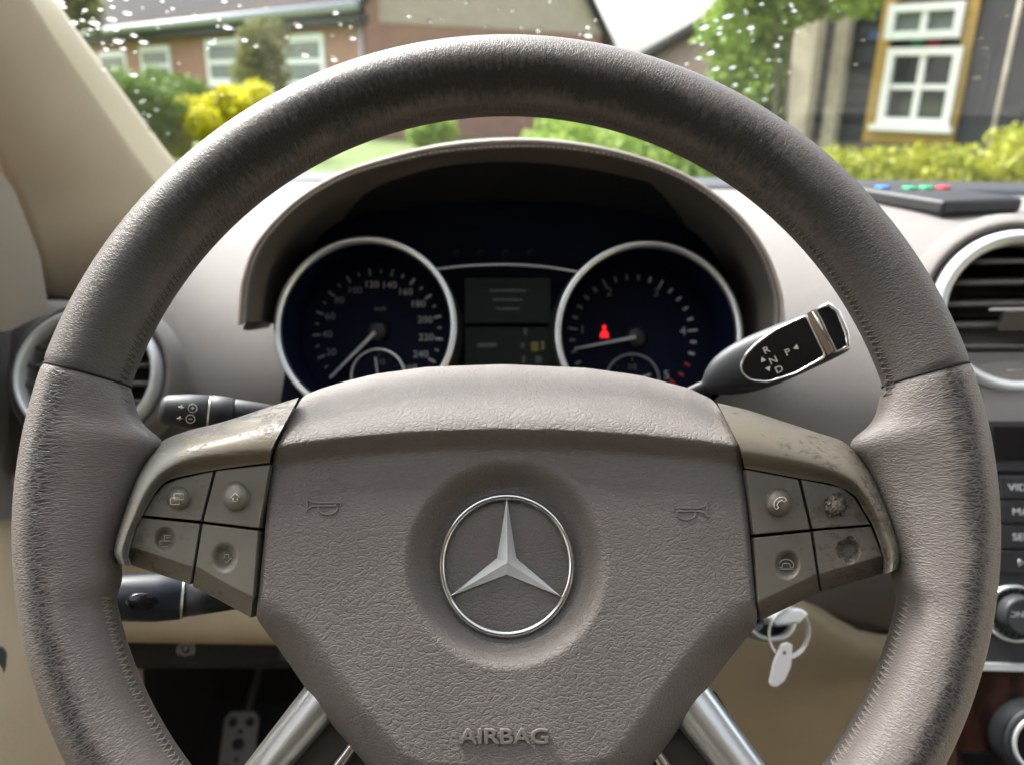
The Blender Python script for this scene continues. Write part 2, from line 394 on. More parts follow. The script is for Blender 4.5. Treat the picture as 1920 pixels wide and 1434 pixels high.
def leafmat(name, a, b):
    t = NT(name); g = t.n("ObjectInfo"); co = t.coord()
    c = t.ramp(t.noise(co, 3.0, 3), [(0.3, a), (0.7, b)])
    t.set(Base_Color=c, Roughness=0.6, Subsurface_Weight=0.0)
    o = t.t.nodes["Material Output"]; tl = t.n("BsdfTranslucent"); t.l(c, tl.inputs[0]); mx = t.n("MixShader"); mx.inputs[0].default_value = 0.35
    t.l(t.b.outputs[0], mx.inputs[1]); t.l(tl.outputs[0], mx.inputs[2]); t.l(mx.outputs[0], o.inputs[0]); return t.m
M['leaf'] = leafmat("green_leaf", (0.08, 0.14, 0.025), (0.15, 0.24, 0.04))
M['leafbright'] = leafmat("fresh_leaf", (0.17, 0.29, 0.04), (0.32, 0.44, 0.08))
M['leafgold'] = leafmat("golden_leaf", (0.22, 0.27, 0.025), (0.46, 0.46, 0.05))
M['bloom'] = leafmat("yellow_bloom", (0.50, 0.47, 0.015), (0.66, 0.62, 0.03))
M['leafolive'] = leafmat("olive_leaf", (0.13, 0.15, 0.05), (0.22, 0.22, 0.08))
M['bark'] = plain("bark", (0.10, 0.08, 0.06), 0.9, var=0.3, vs=8)
M['lawn'] = plain("lawn", (0.095, 0.14, 0.028), 0.9, var=0.4, vs=2.0)
M['paving'] = brick("clay_paving", (0.28, 0.19, 0.14), (0.23, 0.16, 0.12), (0.2, 0.17, 0.14))
def wood():
    t = NT("burr_wood"); co = t.coord()
    x = t.n("TexWave", Scale=14.0, Distortion=9.0, Detail=4.0); t.l(co, x.inputs["Vector"])
    t.set(Base_Color=t.ramp(x.outputs["Fac"], [(0.2, (0.018, 0.007, 0.005)), (0.8, (0.042, 0.016, 0.011))]), Roughness=0.15, Coat_Weight=0.6); return t.m
M['wood'] = wood()

# ================================================================== GROUND AND CAR SHELL
B("ground", ([Vector(p) for p in ((-300, -300, 0), (300, -300, 0), (300, 500, 0), (-300, 500, 0))], [(0, 1, 2, 3)]), M['lawn'], smooth=False, kind='structure')
B("driveway", ([Vector(p) for p in ((-14.0, -30.0, .004), (14.0, -30.0, .004), (14.0, 4.6, .004), (0.2, 4.9, .004), (0.6, 14.0, .004), (-1.6, 14.0, .004), (-1.6, 5.0, .004), (-14, 5.0, .004))], [tuple(range(8))]), M['paving'], smooth=False, kind='structure')

# windscreen: a slanted sheet of laminated glass
WS = Frame((0, 1.20, 1.292), (1, 0, 0), (0, -0.86, 0.46), (0, -0.46, -0.86))   # N points into the cabin
def ws_pt(u, v, w_=0.0): return WS.pt(u, v, w_ + 0.03 * (1 - (u / 0.8) ** 2) * 0)
tag(B("windscreen", grid([[ws_pt(u, v) for u in np.linspace(-0.66, 1.0, 12)] for v in np.linspace(-0.02, 1.02, 8)]), M['glass']),
    "slanted glass windscreen spotted with raindrops above the dashboard", "windscreen")

# headliner and roof: a frame round a glass panel added to let light in
rf = thing("car_roof", "pale headliner above the cabin with glass panel added for top light", "car roof", (0.15, -0.3, 1.72))
def slab(x0, x1, y0, y1): return wbox(x0, x1, y0, y1, 1.745, 1.80)
B("headliner", merge(slab(-0.78, 1.2, 0.16, 0.34), slab(-0.78, 1.2, -1.75, -0.22), slab(-0.78, -0.5, -0.22, 0.16), slab(0.9, 1.2, -0.22, 0.16)), plain('headliner_cloth', (0.66, 0.63, 0.57), 0.9), rf, smooth=False)
B("added_roof_glass", wbox(-0.5, 0.9, -0.22, 0.16, 1.765, 1.771), M['glass'], rf, smooth=False)

bd = thing("car_shell", "beige lined car body sides with added dark rear wall and seat back blocking light", "car body", (0.15, -0.4, 0.2))
for nm_, x0, x1 in (("side_panel", -0.78, -0.74), ("side_panel", 1.16, 1.20)):
    B(nm_, merge(wbox(x0, x1, -1.75, 1.20, 0.2, 1.06), wbox(x0, x1, -1.75, 0.62, 1.60, 1.80), wbox(x0, x1, -0.62, -0.36, 1.06, 1.60), wbox(x0, x1, -1.75, -0.95, 1.06, 1.60)), M['beige'], bd, smooth=False)
B("rear_blocker", wbox(-0.74, 1.16, -1.75, -1.71, 0.2, 1.80), M['carpet'], bd, smooth=False)  # unseen closed rear, added to cut light from behind
bez(B("seat_blocker", wbox(-0.28, 0.28, -0.62, -0.40, 0.5, 1.38), M['carpet'], bd, smooth=False), 0.05, 3)  # unseen dark seat back, added to keep the wheel rim dark
# ================================================================== STEERING WHEEL
WT = R(-10.56) * -1
WH = Frame(CAM + C3 @ Vector((-0.0022, -0.0395, -0.3218)), C3.col[0], C3 @ Vector((0, math.cos(WT), -math.sin(WT))), C3 @ Vector((0, math.sin(WT), math.cos(WT))))
sw = thing("steering_wheel", "taupe leather steering wheel with worn buttons and chrome star emblem", "steering wheel", frame=WH)
RC, RA, RB = 0.178, 0.0163, 0.0187
WEB = [(243, 735), (246, 762), (253, 783), (266, 800), (288, 814), (306, 822), (302, 838), (285, 858), (268, 884), (250, 925), (233, 975), (222, 1020), (218, 1050), (220, 1075), (219, 1105)]
wq = sorted([(math.degrees(math.atan2(v, -u)), math.hypot(u, v)) for u, v in [WH.uv(*p) for p in WEB]])
wth = np.array([a for a, _ in wq]); wr = np.array([r for _, r in wq])
def rin(deg):                                   # deg from the horizontal, up positive, on either side
    base = RC - RA
    if deg < wth[0] or deg > wth[-1]: return base
    return min(base, float(np.interp(deg, wth, wr)) + (base - 0.1595) * 0)
angs = list(np.arange(0, 360, 0.75)); rins = []
for a in angs:
    d = a if a <= 90 else (180 - a if a <= 270 else a - 360)
    rins.append(rin(d))
rs = np.array(rins)
for _ in range(2): rs = (np.roll(rs, 1) + rs * 2 + np.roll(rs, -1)) / 4
def rimring(a, r_in, grow=1.0, nphi=44):
    th = R(a); out = []
    for j in range(nphi):
        ph = 2 * math.pi * j / nphi; c, s = math.cos(ph), math.sin(ph)
        if c >= 0: rr = RC + RA * grow * c; ww = RB * grow * s
        else:
            ai = RC - r_in; k = min(1.0, max(0.0, (ai - RA) / 0.012)); e = 2.0 + 1.6 * k
            t = abs(c) ; rr = RC - ai * t * (grow if k == 0 else 1); ww = RB * grow * math.copysign(abs(s) ** (2 / e) if k else abs(s), s)
            if k: ww *= 1 - 0.42 * k * t ** 1.5
        out.append(WH.pt(rr * math.cos(th), rr * math.sin(th), ww))
    out.append(out[0]); return out
def rimpart(name, a0, a1, mat_, seam=True, extra=None):
    n = int(abs(a1 - a0) / 0.6); rows, uv = [], []
    for i in range(n + 1):
        a = a0 + (a1 - a0) * i / n; r_ = float(np.interp(a % 360, angs + [360], list(rs) + [rs[0]]))
        e = min(abs(a - a0), abs(a - a1)); g = 1.0 - (0.045 * (1 - sstep(0, 0.8, e)) if seam else 0)
        rows.append(rimring(a, r_, g))
        uv += [(R(a) * RC, 0.0175 * (2 * math.pi * j / 44)) for j in range(45)]
    V, F = grid(rows)
    return B(name, (V, F), mat_, sw, uvs=uv)
SEAM_R, SEAM_L = 14.05, 165.95
rimpart("rim_leather", SEAM_R, SEAM_L, M['rim_top'])
rimpart("rim_grip", SEAM_L, 360 + SEAM_R, M['rim'])
for a in (SEAM_R, SEAM_L):
    B("rim_seam", tube(rimring(a, float(np.interp(a, angs, rs)), 0.962)[:-1], 0.00055, 6, True), M['void'], sw)
# cross stitching along the inner edge
st, st_top = [], []
for a in np.arange(-64, 244, 0.85):
    d = a if a <= 90 else 180 - a
    if 2 > d > -15.5: continue
    r_ = float(np.interp(a % 360, angs + [360], list(rs) + [rs[0]])) + 0.0005
    if r_ < RC - RA - 0.004: continue
    def q(da, dw, dr=0): return WH.pt((r_ + dr) * math.cos(R(a + da)), (r_ + dr) * math.sin(R(a + da)), dw)
    up_ = 10 < a < 170
    (st_top if up_ else st).append(tube([q(0, 0.0056, 0.0005), q(0.25, 0.003, -0.0006), q(0.55, 0.000, -0.0007)], 0.0003, 5))
    (st_top if up_ else st).append(tube([q(0.62, 0.0054, 0.0005), q(0.4, 0.003, -0.0006), q(0.05, 0.000, -0.0007)], 0.00024, 5))
B("rim_stitching", merge(*st_top), M['threaddk'], sw, kind='stuff')
B("rim_stitching", merge(*st), M['thread'], sw, kind='stuff')

# airbag cover
PADO = [(568, 742), (600, 729), (640, 717), (700, 702), (800, 688), (945, 683), (1100, 690), (1200, 704), (1290, 727), (1338, 750),
        (1365, 790), (1386, 838), (1393, 872), (1401, 950), (1410, 1050), (1420, 1150), (1419, 1172), (1370, 1232), (1310, 1310), (1262, 1380), (1222, 1434), (1185, 1475),
        (1120, 1500), (950, 1508), (780, 1500), (722, 1475), (690, 1437), (628, 1365), (570, 1285), (520, 1212), (480, 1158), (490, 1060), (500, 960), (508, 880), (514, 850), (535, 800)]
EC = (950, 1057)
_pe = [Vector(p) for p in PADO]
def edge_dist(x, y):
    p = Vector((x, y)); best = 1e9
    for i in range(len(_pe)):
        a, b = _pe[i - 1], _pe[i]; ab = b - a; t = max(0, min(1, (p - a).dot(ab) / ab.length_squared)); best = min(best, (p - a - ab * t).length)
    return best
def top_edge(x): return float(np.interp(x, [p[0] for p in PADO[:10]], [p[1] for p in PADO[:10]]))
def pad_h(x, y, s):
    t = (x - 950) / 430.0; yt = 806 + 32 * t * t; yb = 842 + 30 * t * t; ye = top_edge(min(1338, max(568, x)))
    brow = 0.0155; base = 0.0060
    if y < yt:
        q = max(0, min(1, (yt - y) / max(20, yt - ye))); w_ = brow - 0.044 * q ** 2.1 - 0.006 * q
    elif y < yb + 6: w_ = brow + (base - brow) * sstep(yt - 8, yb + 6, y)
    else: w_ = base
    w_ += 0.0025 * sstep(860, 1000, y) - 0.0015 * t * t
    dx, dy = x - EC[0], (y - EC[1]) / 1.03; r = math.hypot(dx, dy)
    w_ -= 0.0130 * (1 - sstep(130, 194, r))
    if y > yb:
        e = edge_dist(x, y)
        sl = sstep(1120, 1230, y)
        w_ -= (0.022 * sl) * (max(0, 1 - e / 75.0) ** 2)
        w_ -= 0.0022 * max(0, 1 - e / 14.0) ** 2
    elif y > ye + 30:
        e = edge_dist(x, y); w_ -= 0.002 * max(0, 1 - e / 14.0) ** 2
    return w_
pad = B("airbag_cover", panel(WH, PADO, EC, pad_h, rings_for(120, 8), 0.022, 420, 2), M['pad'], sw)
# emblem: ring and faceted star
we = pad_h(EC[0], EC[1], 0)
u0, v0 = WH.uv(EC[0], EC[1], we + 0.001)
u1, _ = WH.uv(EC[0] + 121.5, EC[1], we + 0.001); er = u1 - u0
em = B("emblem_ring", grid([[WH.pt(u0 + (er + c_ * 0.00135) * math.cos(a), v0 + (er + c_ * 0.00135) * 1.035 * math.sin(a), we + 0.0012 + s_ * 0.0017)
     for c_, s_ in [(math.cos(p), math.sin(p)) for p in np.linspace(0, 2 * math.pi, 15)[:-1]]] for a in np.linspace(0, 2 * math.pi, 129)[:-1]], True, True), M['chrome'], pad)
SP = [(950.4, 933), (968, 1045), (1052, 1117.5), (950, 1076), (844, 1117), (932, 1045)]
sv = [WH.px(x, y, we + 0.0005) for x, y in SP] + [WH.px(951.2, 1054, we + 0.0042)]
tips = [WH.px(x, y, we + 0.0018) for x, y in (SP[0], SP[2], SP[4])]
for k, i in enumerate((0, 2, 4)): sv[i] = tips[k]
lowv = [p - WH.N * 0.002 for p in sv[:6]]
B("emblem_star", (sv + lowv, [(i, 6, (i + 1) % 6) for i in range(6)] + [(i, (i + 1) % 6, 7 + (i + 1) % 6, 7 + i) for i in range(6)]), M['starmetal'], pad, smooth=False)
# raised lettering
wa = pad_h(946, 1380, 0)
ua, va = WH.uv(946, 1380, wa); ul, _ = WH.uv(862, 1380, wa); ur, _ = WH.uv(1030, 1380, wa)
lt = text("AIRBAG", WH, 0, 0, 0, 0.0072, 0.0006, 0, 0.0002)
wd_ = max((p - WH.O).dot(WH.U) for p in lt[0]) - min((p - WH.O).dot(WH.U) for p in lt[0])
def surf(fr, g, base=0.0):                      # lay flat lettering on the cover's relief
    out = []
    for p in g[0]:
        q = p - fr.O; u, v, ww = q.dot(fr.U), q.dot(fr.V), q.dot(fr.N); s_ = fr.pt(u, v, 0.006)
        c = CM.inverted() @ s_; x, y = 960 + FPX * c.x / -c.z, 717 - FPX * c.y / -c.z
        out.append(fr.pt(u, v, ww + pad_h(x, y, 0) + base))
    return out, g[1]
lt = text("AIRBAG", WH, ua, va, 0, 0.0072, 0.0006, 0, 0.0002, (ur - ul) / wd_)
B("lettering", surf(WH, lt, 0.0005), M['emboss'], pad)
def horn(cx, cy, mir):
    def q(x, y): return WH.uv(cx + mir * x, cy + y, 0.007)
    L = [[q(-33, -17), q(-26, -9), q(-12, -6), q(32, -6)], [q(-33, 12), q(-26, 3), q(-12, 0), q(26, 0)], [q(-33, -17), q(-31, -3), q(-33, 12)],
         [q(8 + 18 * math.cos(t), 5 + 11 * math.sin(t)) for t in np.linspace(-0.9, 3.9, 9)], [q(32, -9), q(32, 0)]]
    return surf(WH, strokes(WH, [[tuple(p)[:2] for p in catmull([Vector((*a, 0)) for a in l], 14)] for l in L], 0.0, 0.00046), 0.00016)
B("horn_symbol", horn(607, 948, 1), M['emboss'], pad)
B("horn_symbol", horn(1294, 958, -1), M['emboss'], pad)

# dark core behind the cover and the buttons
B("hub_core", merge(panel(WH, [(562, 800), (1336, 800)] + [(q[0] + (10 if q[0] > 950 else -10), q[1]) for q in PADO[12:17] + PADO[30:35]] , (950, 1000), lambda x, y, s: -0.020, [1, .5], 0.01, 120, 1),
    panel(WH, [(545, 790), (420, 815), (320, 850), (262, 930), (245, 1040), (300, 1062), (470, 1130)], (400, 960), lambda x, y, s: -0.008, [1, .5], 0.008, 80, 1),
    panel(WH, [(1356, 792), (1500, 820), (1590, 855), (1640, 940), (1655, 1055), (1560, 1085), (1430, 1140)], (1490, 970), lambda x, y, s: -0.008, [1, .5], 0.008, 80, 1)), M['void'], sw)

def trim(O, Rg, I, mat_):
    n = 70; o, r_, i_ = [catmull([(*p, 0) for p in L], n) for L in (O, Rg, I)]; rows = []
    for k in range(n):
        row = [WH.px(o[k].x, o[k].y, -0.016)]
        for a in np.linspace(0, 1, 18):
            p = o[k].lerp(r_[k], a); row.append(WH.px(p.x, p.y, -0.002 + 0.0165 * (1 - (1 - a) ** 2.2)))
        for a in np.linspace(0.08, 1, 9):
            p = r_[k].lerp(i_[k], a); row.append(WH.px(p.x, p.y, 0.0145 - 0.0065 * sstep(0, 1, a)))
        row.append(WH.px(i_[k].x, i_[k].y, -0.006)); rows.append(row)
    V, F = grid(rows); k = len(rows[0]); F.append(tuple(range(k))); F.append(tuple(reversed(range((n - 1) * k, n * k))))
    return B("spoke_trim", (V, F), mat_, sw, smooth='edge')
tl = trim([(560, 745), (500, 764), (420, 790), (350, 808), (300, 830), (263, 876), (238, 938), (218, 1000), (211, 1035), (222, 1057)],
     [(508, 842), (470, 843), (405, 850), (345, 862), (297, 890), (268, 930), (250, 970), (236, 1005), (228, 1036), (233, 1058)],
     [(506, 867), (470, 871), (401, 881), (334, 894), (305, 907), (284, 935), (266, 968), (252, 995), (241, 1040), (245, 1060)], M['trim_l'])
tr = trim([(1345, 755), (1400, 768), (1460, 787), (1530, 810), (1585, 830), (1625, 872), (1655, 930), (1677, 990), (1690, 1040), (1684, 1066)],
     [(1392, 846), (1430, 851), (1490, 862), (1550, 877), (1598, 899), (1630, 935), (1652, 975), (1666, 1010), (1675, 1042), (1672, 1070)],
     [(1396, 877), (1430, 883), (1497, 896), (1560, 907), (1602, 928), (1622, 960), (1637, 985), (1648, 1015), (1659, 1046), (1659, 1077)], M['trim_r'])
tl['label'] = "scuffed olive trim with pale scratches round the left buttons"; tr['label'] = "grimy brown trim round the right buttons"

def button(ol, c, rad, up, mat_, foot=False, worn_=0.0):
    cx, cy = c; rx, ry = rad
    ys = [p[1] for p in ol]; yb = max(ys)
    oe = [Vector(p) for p in ol]
    def h(x, y, s):
        w_ = 0.0078 - 0.0012 * sstep(0.965, 1.0, s) ** 2
        if foot:                                   # the lower edge is folded back
            d = 1e9
            for a, b in foot:
                a, b = Vector(a), Vector(b); nn = Vector((-(b - a).y, (b - a).x)).normalized(); nn = nn if nn.y < 0 else -nn
                d = min(d, (Vector((x, y)) - a).dot(nn))
            if d < 34: w_ -= 0.0135 * ((34 - d) / 34) ** 1.25
        q = math.hypot((x - cx) / rx, (y - cy) / ry)
        if worn_: q += worn_ * mnoise.fractal(Vector((x * 0.11, y * 0.11, 3.3)), 0.9, 2.1, 4)
        if up: w_ += 0.0042 * math.sqrt(max(0, 1 - min(1, q) ** 2)) * (1 if q < 1 else 0) + 0.0004 * max(0, 1.25 - q)
        else: w_ -= 0.0036 * (1 - sstep(0.35, 1.08, q))
        return w_
    rg = [1.0, 0.992, 0.984, 0.976, 0.968, 0.955] + list(np.linspace(0.93, 0.02, 62))
    return B("control_button", panel(WH, ol, c, h, rg, 0.011, 200, 1), mat_, sw)
bl = [button([(268, 966), (286, 933), (308, 908), (335, 897), (401, 883), (377, 976)], (334.6, 933), (21, 22), True, M['btn_l']),
      button([(405, 882), (507, 870), (486, 990), (381, 977)], (442, 930), (25, 28), True, M['btn_l']),
      button([(264, 970), (376, 981), (358, 1095), (246, 1059), (240, 1041), (254, 992)], (309, 1010), (21, 24), False, M['btn_l'], [((246, 1059), (358, 1096))]),
      button([(380, 981), (485, 994), (472, 1158), (411, 1124), (361, 1098)], (421, 1044), (24, 28), False, M['btn_l'], [((361, 1098), (411, 1124)), ((411, 1124), (474, 1160))])]
br = [button([(1397, 879), (1497, 898), (1519, 992), (1413, 1002)], (1460, 941), (25, 27), True, M['btn_r']),
      button([(1501, 898), (1578, 913), (1602, 932), (1633, 983), (1523, 991)], (1566, 946), (21, 22), True, M['btn_r'], worn_=0.28),
      button([(1414, 1007), (1520, 996), (1537, 1110), (1424, 1163)], (1476, 1058), (24, 27), False, M['btn_r'], [((1537, 1109), (1424, 1164))]),
      button([(1524, 995), (1634, 986), (1657, 1046), (1655, 1075), (1540, 1109)], (1591, 1030), (23, 25), False, M['btn_r'], [((1656, 1075), (1540, 1110))], worn_=0.16)]
def icon(b, lines, wt, rad=0.00017):
    B("icon", strokes(WH, [[WH.uv(x, y, wt) for x, y in l] for l in lines], wt, rad, 4), M['icon'], b)
def rect(x0, y0, x1, y1): return [(x0, y0), (x1, y0), (x1, y1), (x0, y1), (x0, y0)]
def arrow(cx, cy, s, sg): return [(cx - s * .45, cy - sg * s * .1), (cx - s, cy - sg * s * .1), (cx, cy + sg * s), (cx + s, cy - sg * s * .1), (cx + s * .45, cy - sg * s * .1), (cx + s * .45, cy - sg * s * .8), (cx - s * .45, cy - sg * s * .8), (cx - s * .45, cy - sg * s * .1)]
icon(bl[0], [rect(326, 925, 344, 936), rect(320, 933, 336, 945)], 0.0128)
icon(bl[1], [arrow(441, 932, 9, -1)], 0.0128)
icon(bl[2], [rect(300, 1013, 318, 1024), rect(308, 1003, 323, 1014), [(311, 1007), (321, 1007)]], 0.0053)
icon(bl[3], [arrow(425, 1046, 9, 1)], 0.0053)
hand = lambda cx, cy, s, k: [(cx + (x * math.cos(k) - y * math.sin(k)) * s, cy + (x * math.sin(k) + y * math.cos(k)) * s) for x, y in [(-1, .5), (-1, 0), (-.6, -.45), (0, -.6), (.6, -.45), (1, 0), (1, .5), (.55, .5), (.5, .05), (0, -.1), (-.5, .05), (-.55, .5), (-1, .5)]]
icon(br[0], [hand(1461, 941, 13, -0.75)], 0.0128)
icon(br[2], [hand(1474, 1056, 14, 0.0), [(1460, 1066), (1488, 1066)]], 0.0053)

# chrome lower spokes with the plate between them
def bar(a0, a1, b0, b1, w0, w1, bulge, mat_, name="chrome_spoke"):
    rows = []
    for t in np.linspace(0, 1, 12):
        p, q = Vector(a0).lerp(Vector(b0), t), Vector(a1).lerp(Vector(b1), t); w_ = w0 + (w1 - w0) * t; row = []
        for s in np.linspace(0, 1, 15):
            z = p.lerp(q, s); row.append(WH.px(z.x, z.y, w_ + bulge * (math.sqrt(max(0, 1 - (2 * s - 1) ** 2)) - 1)))
        row.append(row[-1] - WH.N * 0.008); row.insert(0, row[0] - WH.N * 0.008); rows.append(row)
    V, F = grid(rows); k = len(rows[0]); F += [tuple(range(k)), tuple(reversed(range(11 * k, 12 * k)))]
    return B(name, (V, F), mat_, sw)
bar((590, 1262), (640, 1330), (395, 1515), (478, 1515), -0.014, -0.006, 0.009, M['satin'])
bar((1312, 1262), (1256, 1345), (1500, 1520), (1404, 1520), -0.014, -0.006, 0.009, M['satin'])
bar((664, 1375), (684, 1385), (590, 1470), (620, 1475), -0.017, -0.016, 0.004, M['chrome'], "chrome_strip")
bar((1228, 1385), (1208, 1400), (1296, 1480), (1262, 1485), -0.017, -0.016, 0.004, M['chrome'], "chrome_strip")
B("spoke_plate", pxprism(WH, [(560, 1300), (700, 1380), (1200, 1380), (1345, 1300), (1480, 1530), (420, 1530)], -0.034, -0.026), plain("spoke_plate", (0.075, 0.066, 0.06), 0.5), sw, smooth=False)

# ================================================================== DASHBOARD
db = thing("dashboard", "taupe soft-skinned dashboard with hooded instrument binnacle and round vents", "dashboard", (0.15, 0.8, 1.2))
PROF = [(1.20, 1.285), (1.08, 1.302), (0.95, 1.305), (0.85, 1.300), (0.75, 1.285), (0.67, 1.25), (0.62, 1.20), (0.597, 1.14), (0.592, 1.06), (0.605, 0.985), (0.65, 0.945), (0.75, 0.93)]
pr = catmull([(0, y, z) for y, z in PROF], 60)
def dash_y(z): return float(np.interp(z, [p.z for p in pr[22:]][::-1], [p.y for p in pr[22:]][::-1]))
rows = []
for x in np.linspace(-0.60, 1.0, 80):
    rows.append([Vector((x, p.y - 0.03 * sstep(0.28, 0.45, x) * (1 if p.z > 1.0 else 0.6) + 0.08 * sstep(-0.40, -0.60, x) * 0, p.z + (min(p.z, 1.258 - 0.27 * (p.y - 0.62)) - p.z) * (1 - sstep(-0.365, -0.315, x)))) for p in pr])
B("dash_skin", grid(rows), M['dash'], db)
tag(B("cowl_strip", loft([[Vector((x, y, z)) for y, z in ((1.06, 1.295), (1.075, 1.307), (1.13, 1.312), (1.24, 1.30), (1.20, 1.28))] for x in np.linspace(-0.30, 1.0, 10)]), M['softblack'], db, smooth='edge'), None, None)

# hooded binnacle: stitched lip, outer skin, tunnel
HL = [(447, 610), (448, 594), (450, 565), (456, 520), (482, 455), (545, 385), (620, 335), (700, 304), (820, 274), (945, 262), (1060, 267), (1180, 290), (1290, 332), (1380, 398), (1435, 470), (1462, 540), (1468, 590), (1462, 650)]
HI = [(508, 614), (505, 598), (500, 570), (497, 540), (515, 490), (570, 448), (640, 420), (720, 402), (830, 388), (945, 384), (1060, 388), (1180, 402), (1270, 425), (1340, 460), (1395, 510), (1425, 560), (1436, 600), (1440, 650)]
n = 120
lip = [P(p.x, p.y, 0.545) for p in catmull([(*p, 0) for p in HL], n)]
inn = [P(p.x, p.y, 0.655) for p in catmull([(*p, 0) for p in HI], n)]
cl = sum(lip, Vector()) / n
rows = []; lin = []
for k in range(n):
    a, b = lip[k], inn[k]; outd = (a - cl).normalized(); fw = Vector((0, 1, 0)); row = []
    dn = Vector((0, 0, -1))
    for t in (1.0, 0.7, 0.4, 0.15): row.append(a + fw * 0.26 * t + dn * 0.10 * t ** 1.2 + outd * -0.004)
    row += [a + fw * 0.008 + outd * 0.0008, a + outd * 0.0, a - outd * 0.0035 - fw * 0.002, a - outd * 0.0065]
    tun = [(a - outd * 0.0065).lerp(b, t) + outd * 0.012 * math.sin(math.pi * t) for t in np.linspace(0.0, 1, 18)]
    row += tun[1:9]; lin.append(tun[8:]); rows.append(row)
hood = B("binnacle_hood", grid(rows), M['hood'], db)
B('hood_shade', grid(lin), M['softblack'], hood)  # deep half of the tunnel coloured black, standing for shade under the hood
sts = []
for k in np.arange(2, n - 3, 0.62):
    i = int(k); f = k - i; a = lip[i].lerp(lip[i + 1], f); b = lip[i].lerp(lip[i + 1], f + 0.34); o_ = (a - cl).normalized()
    sts.append(tube([a - o_ * 0.0046 - Vector((0, 0.0026, 0)), b - o_ * 0.0052 - Vector((0, 0.0028, 0))], 0.0005, 5))
B("hood_stitching", merge(*sts), M['thread'], hood, kind='stuff')
B("hood_piping", tube([a + (a - cl).normalized() * -0.0012 - Vector((0, 0.0012, 0)) for a in lip], 0.0017, 8), plain("piping", (0.36, 0.32, 0.29), 0.5), hood)

def vent(fr, r, ri, slats, ky=1.0, face=0.0, yawtab=True):
    v = B("air_vent", lathe(fr, [(r * ri, -0.02), (r * ri, 0.001), (r * (ri + 0.025), 0.006), (r * (ri + 1) / 2, 0.0085), (r * 0.97, 0.006), (r, 0.0), (r * 1.005, -0.012)], 72, ky=ky), M['silver'], db)
    B("vent_recess", lathe(fr, [(r * (ri + .01), 0.0), (r * (ri + .01), -0.05), (0.0005, -0.05)], 48, ky=ky), M['void'], v)
    B("vent_surround", lathe(fr, [(r * 1.0, -0.006), (r * 1.03, -0.008), (r * 1.07, -0.001), (r * 1.14, -0.004), (r * 1.25, -0.02)], 64, ky=ky), M['dash'], v)
    for k in slats:
        hw = math.sqrt(max(0.0, (r * ri) ** 2 - (k * r / ky) ** 2)) * 0.985
        rows = []
        for u in np.linspace(-hw, hw, 9):
            vv = k * r + 0.0; rows.append([fr.pt(u, vv + a, b) for a, b in ((0.0012, -0.0005), (0.0022, -0.003), (0.0085, -0.026), (0.006, -0.0265), (-0.0016, -0.004), (-0.0018, -0.0012))])
        B("slat", loft(rows), M['slat'], v)
    return v
VR = camframe(1908, 586, 0.64, tilt=R(-2), yaw=R(-8))
vr = vent(VR, 0.0655, 0.82, [0.62, 0.36, 0.10, -0.16, -0.42])
u_, v_ = VR.uv(1880, 600, 0.002)
B("vent_tab", loft([[VR.pt(u_ + (s + 1) * 0.011 * 0.9 - 0.012, v_ + a, b) for a, b in ((-0.0085, 0.004), (0.006, 0.010), (0.0085, 0.0085), (0.0085, 0.002), (-0.0085, -0.002))] for s in np.linspace(0, 3.6, 6)]), M['slat'], vr, smooth='edge')
B("vent_tab_cap", fbox(VR, u_ - 0.0105, u_ + 0.03, v_ + 0.0072, v_ + 0.0092, 0.0025, 0.0098), M['silver'], vr, smooth=False)
B("vent_lower_plate", prism(VR, [(0.0532 * math.cos(R(a)), 0.0532 * math.sin(R(a))) for a in np.linspace(217, 323, 20)], -0.008, -0.002), M['dash'], vr, smooth=False)
B("wheel_slot", fbox(VR, VR.uv(1880, 703)[0], 0.035, VR.uv(1900, 716)[1], VR.uv(1900, 690)[1], -0.004, -0.0014), M['void'], vr, smooth=False)
u_, v_ = VR.uv(1912, 703, 0.0)
B("thumb_wheel", fbox(VR, u_ - 0.010, u_ + 0.03, v_ - 0.004, v_ + 0.004, -0.004, 0.001), M['silver'], vr, smooth=False)
VL = camframe(165, 703, 0.615, tilt=R(10), yaw=R(4))
vl = vent(VL, 0.0545, 0.865, [0.66, 0.40, 0.14, -0.12, -0.38, -0.64], ky=0.97)

# lower panels below the dash
kn = B("knee_panel", grid([[Vector((x, y - 0.012 * max(0, (z - 0.90) / 0.06), z + (0.052 * (1 - sstep(0.225, 0.335, x)) if z > 0.9 else 0) * min(1, (z - 0.9) / 0.05))) for y, z in [(p.y, p.z) for p in catmull([(0, 0.615, 0.965), (0, 0.600, 0.945), (0, 0.615, 0.86), (0, 0.64, 0.75), (0, 0.69, 0.62), (0, 0.78, 0.45)], 24)]] for x in np.linspace(0.02, 0.42, 20)]), M['beige'], db)
B("lower_panel", loft([[Vector((x, y, z)) for y, z in [(p.y, p.z) for p in catmull([(0, 0.60, 1.04), (0, 0.565, 1.02), (0, 0.55, 0.995), (0, 0.56, 0.977), (0, 0.60, 0.970), (0, 0.66, 1.0)], 20, True)]] for x in np.linspace(-0.52, 0.03, 12)]), M['beige'], db)
fw_ = thing("footwell", "dark carpeted footwell below the dashboard", "footwell", (-0.2, 0.9, 0.3))
B("bulkhead", wbox(-0.62, 0.42, 1.30, 1.33, 0.2, 1.2), M['carpet'], fw_, smooth=False)
B("floor_carpet", wbox(-0.62, 1.0, -1.6, 1.30, 0.2, 0.25), M['carpet'], fw_, smooth=False)
B("side_carpet", wbox(-0.62, -0.585, 0.62, 1.30, 0.25, 1.2), M['carpet'], fw_, smooth=False)
B("tunnel_side", wbox(0.40, 0.43, 0.72, 1.30, 0.25, 1.0), M['carpet'], fw_, smooth=False)

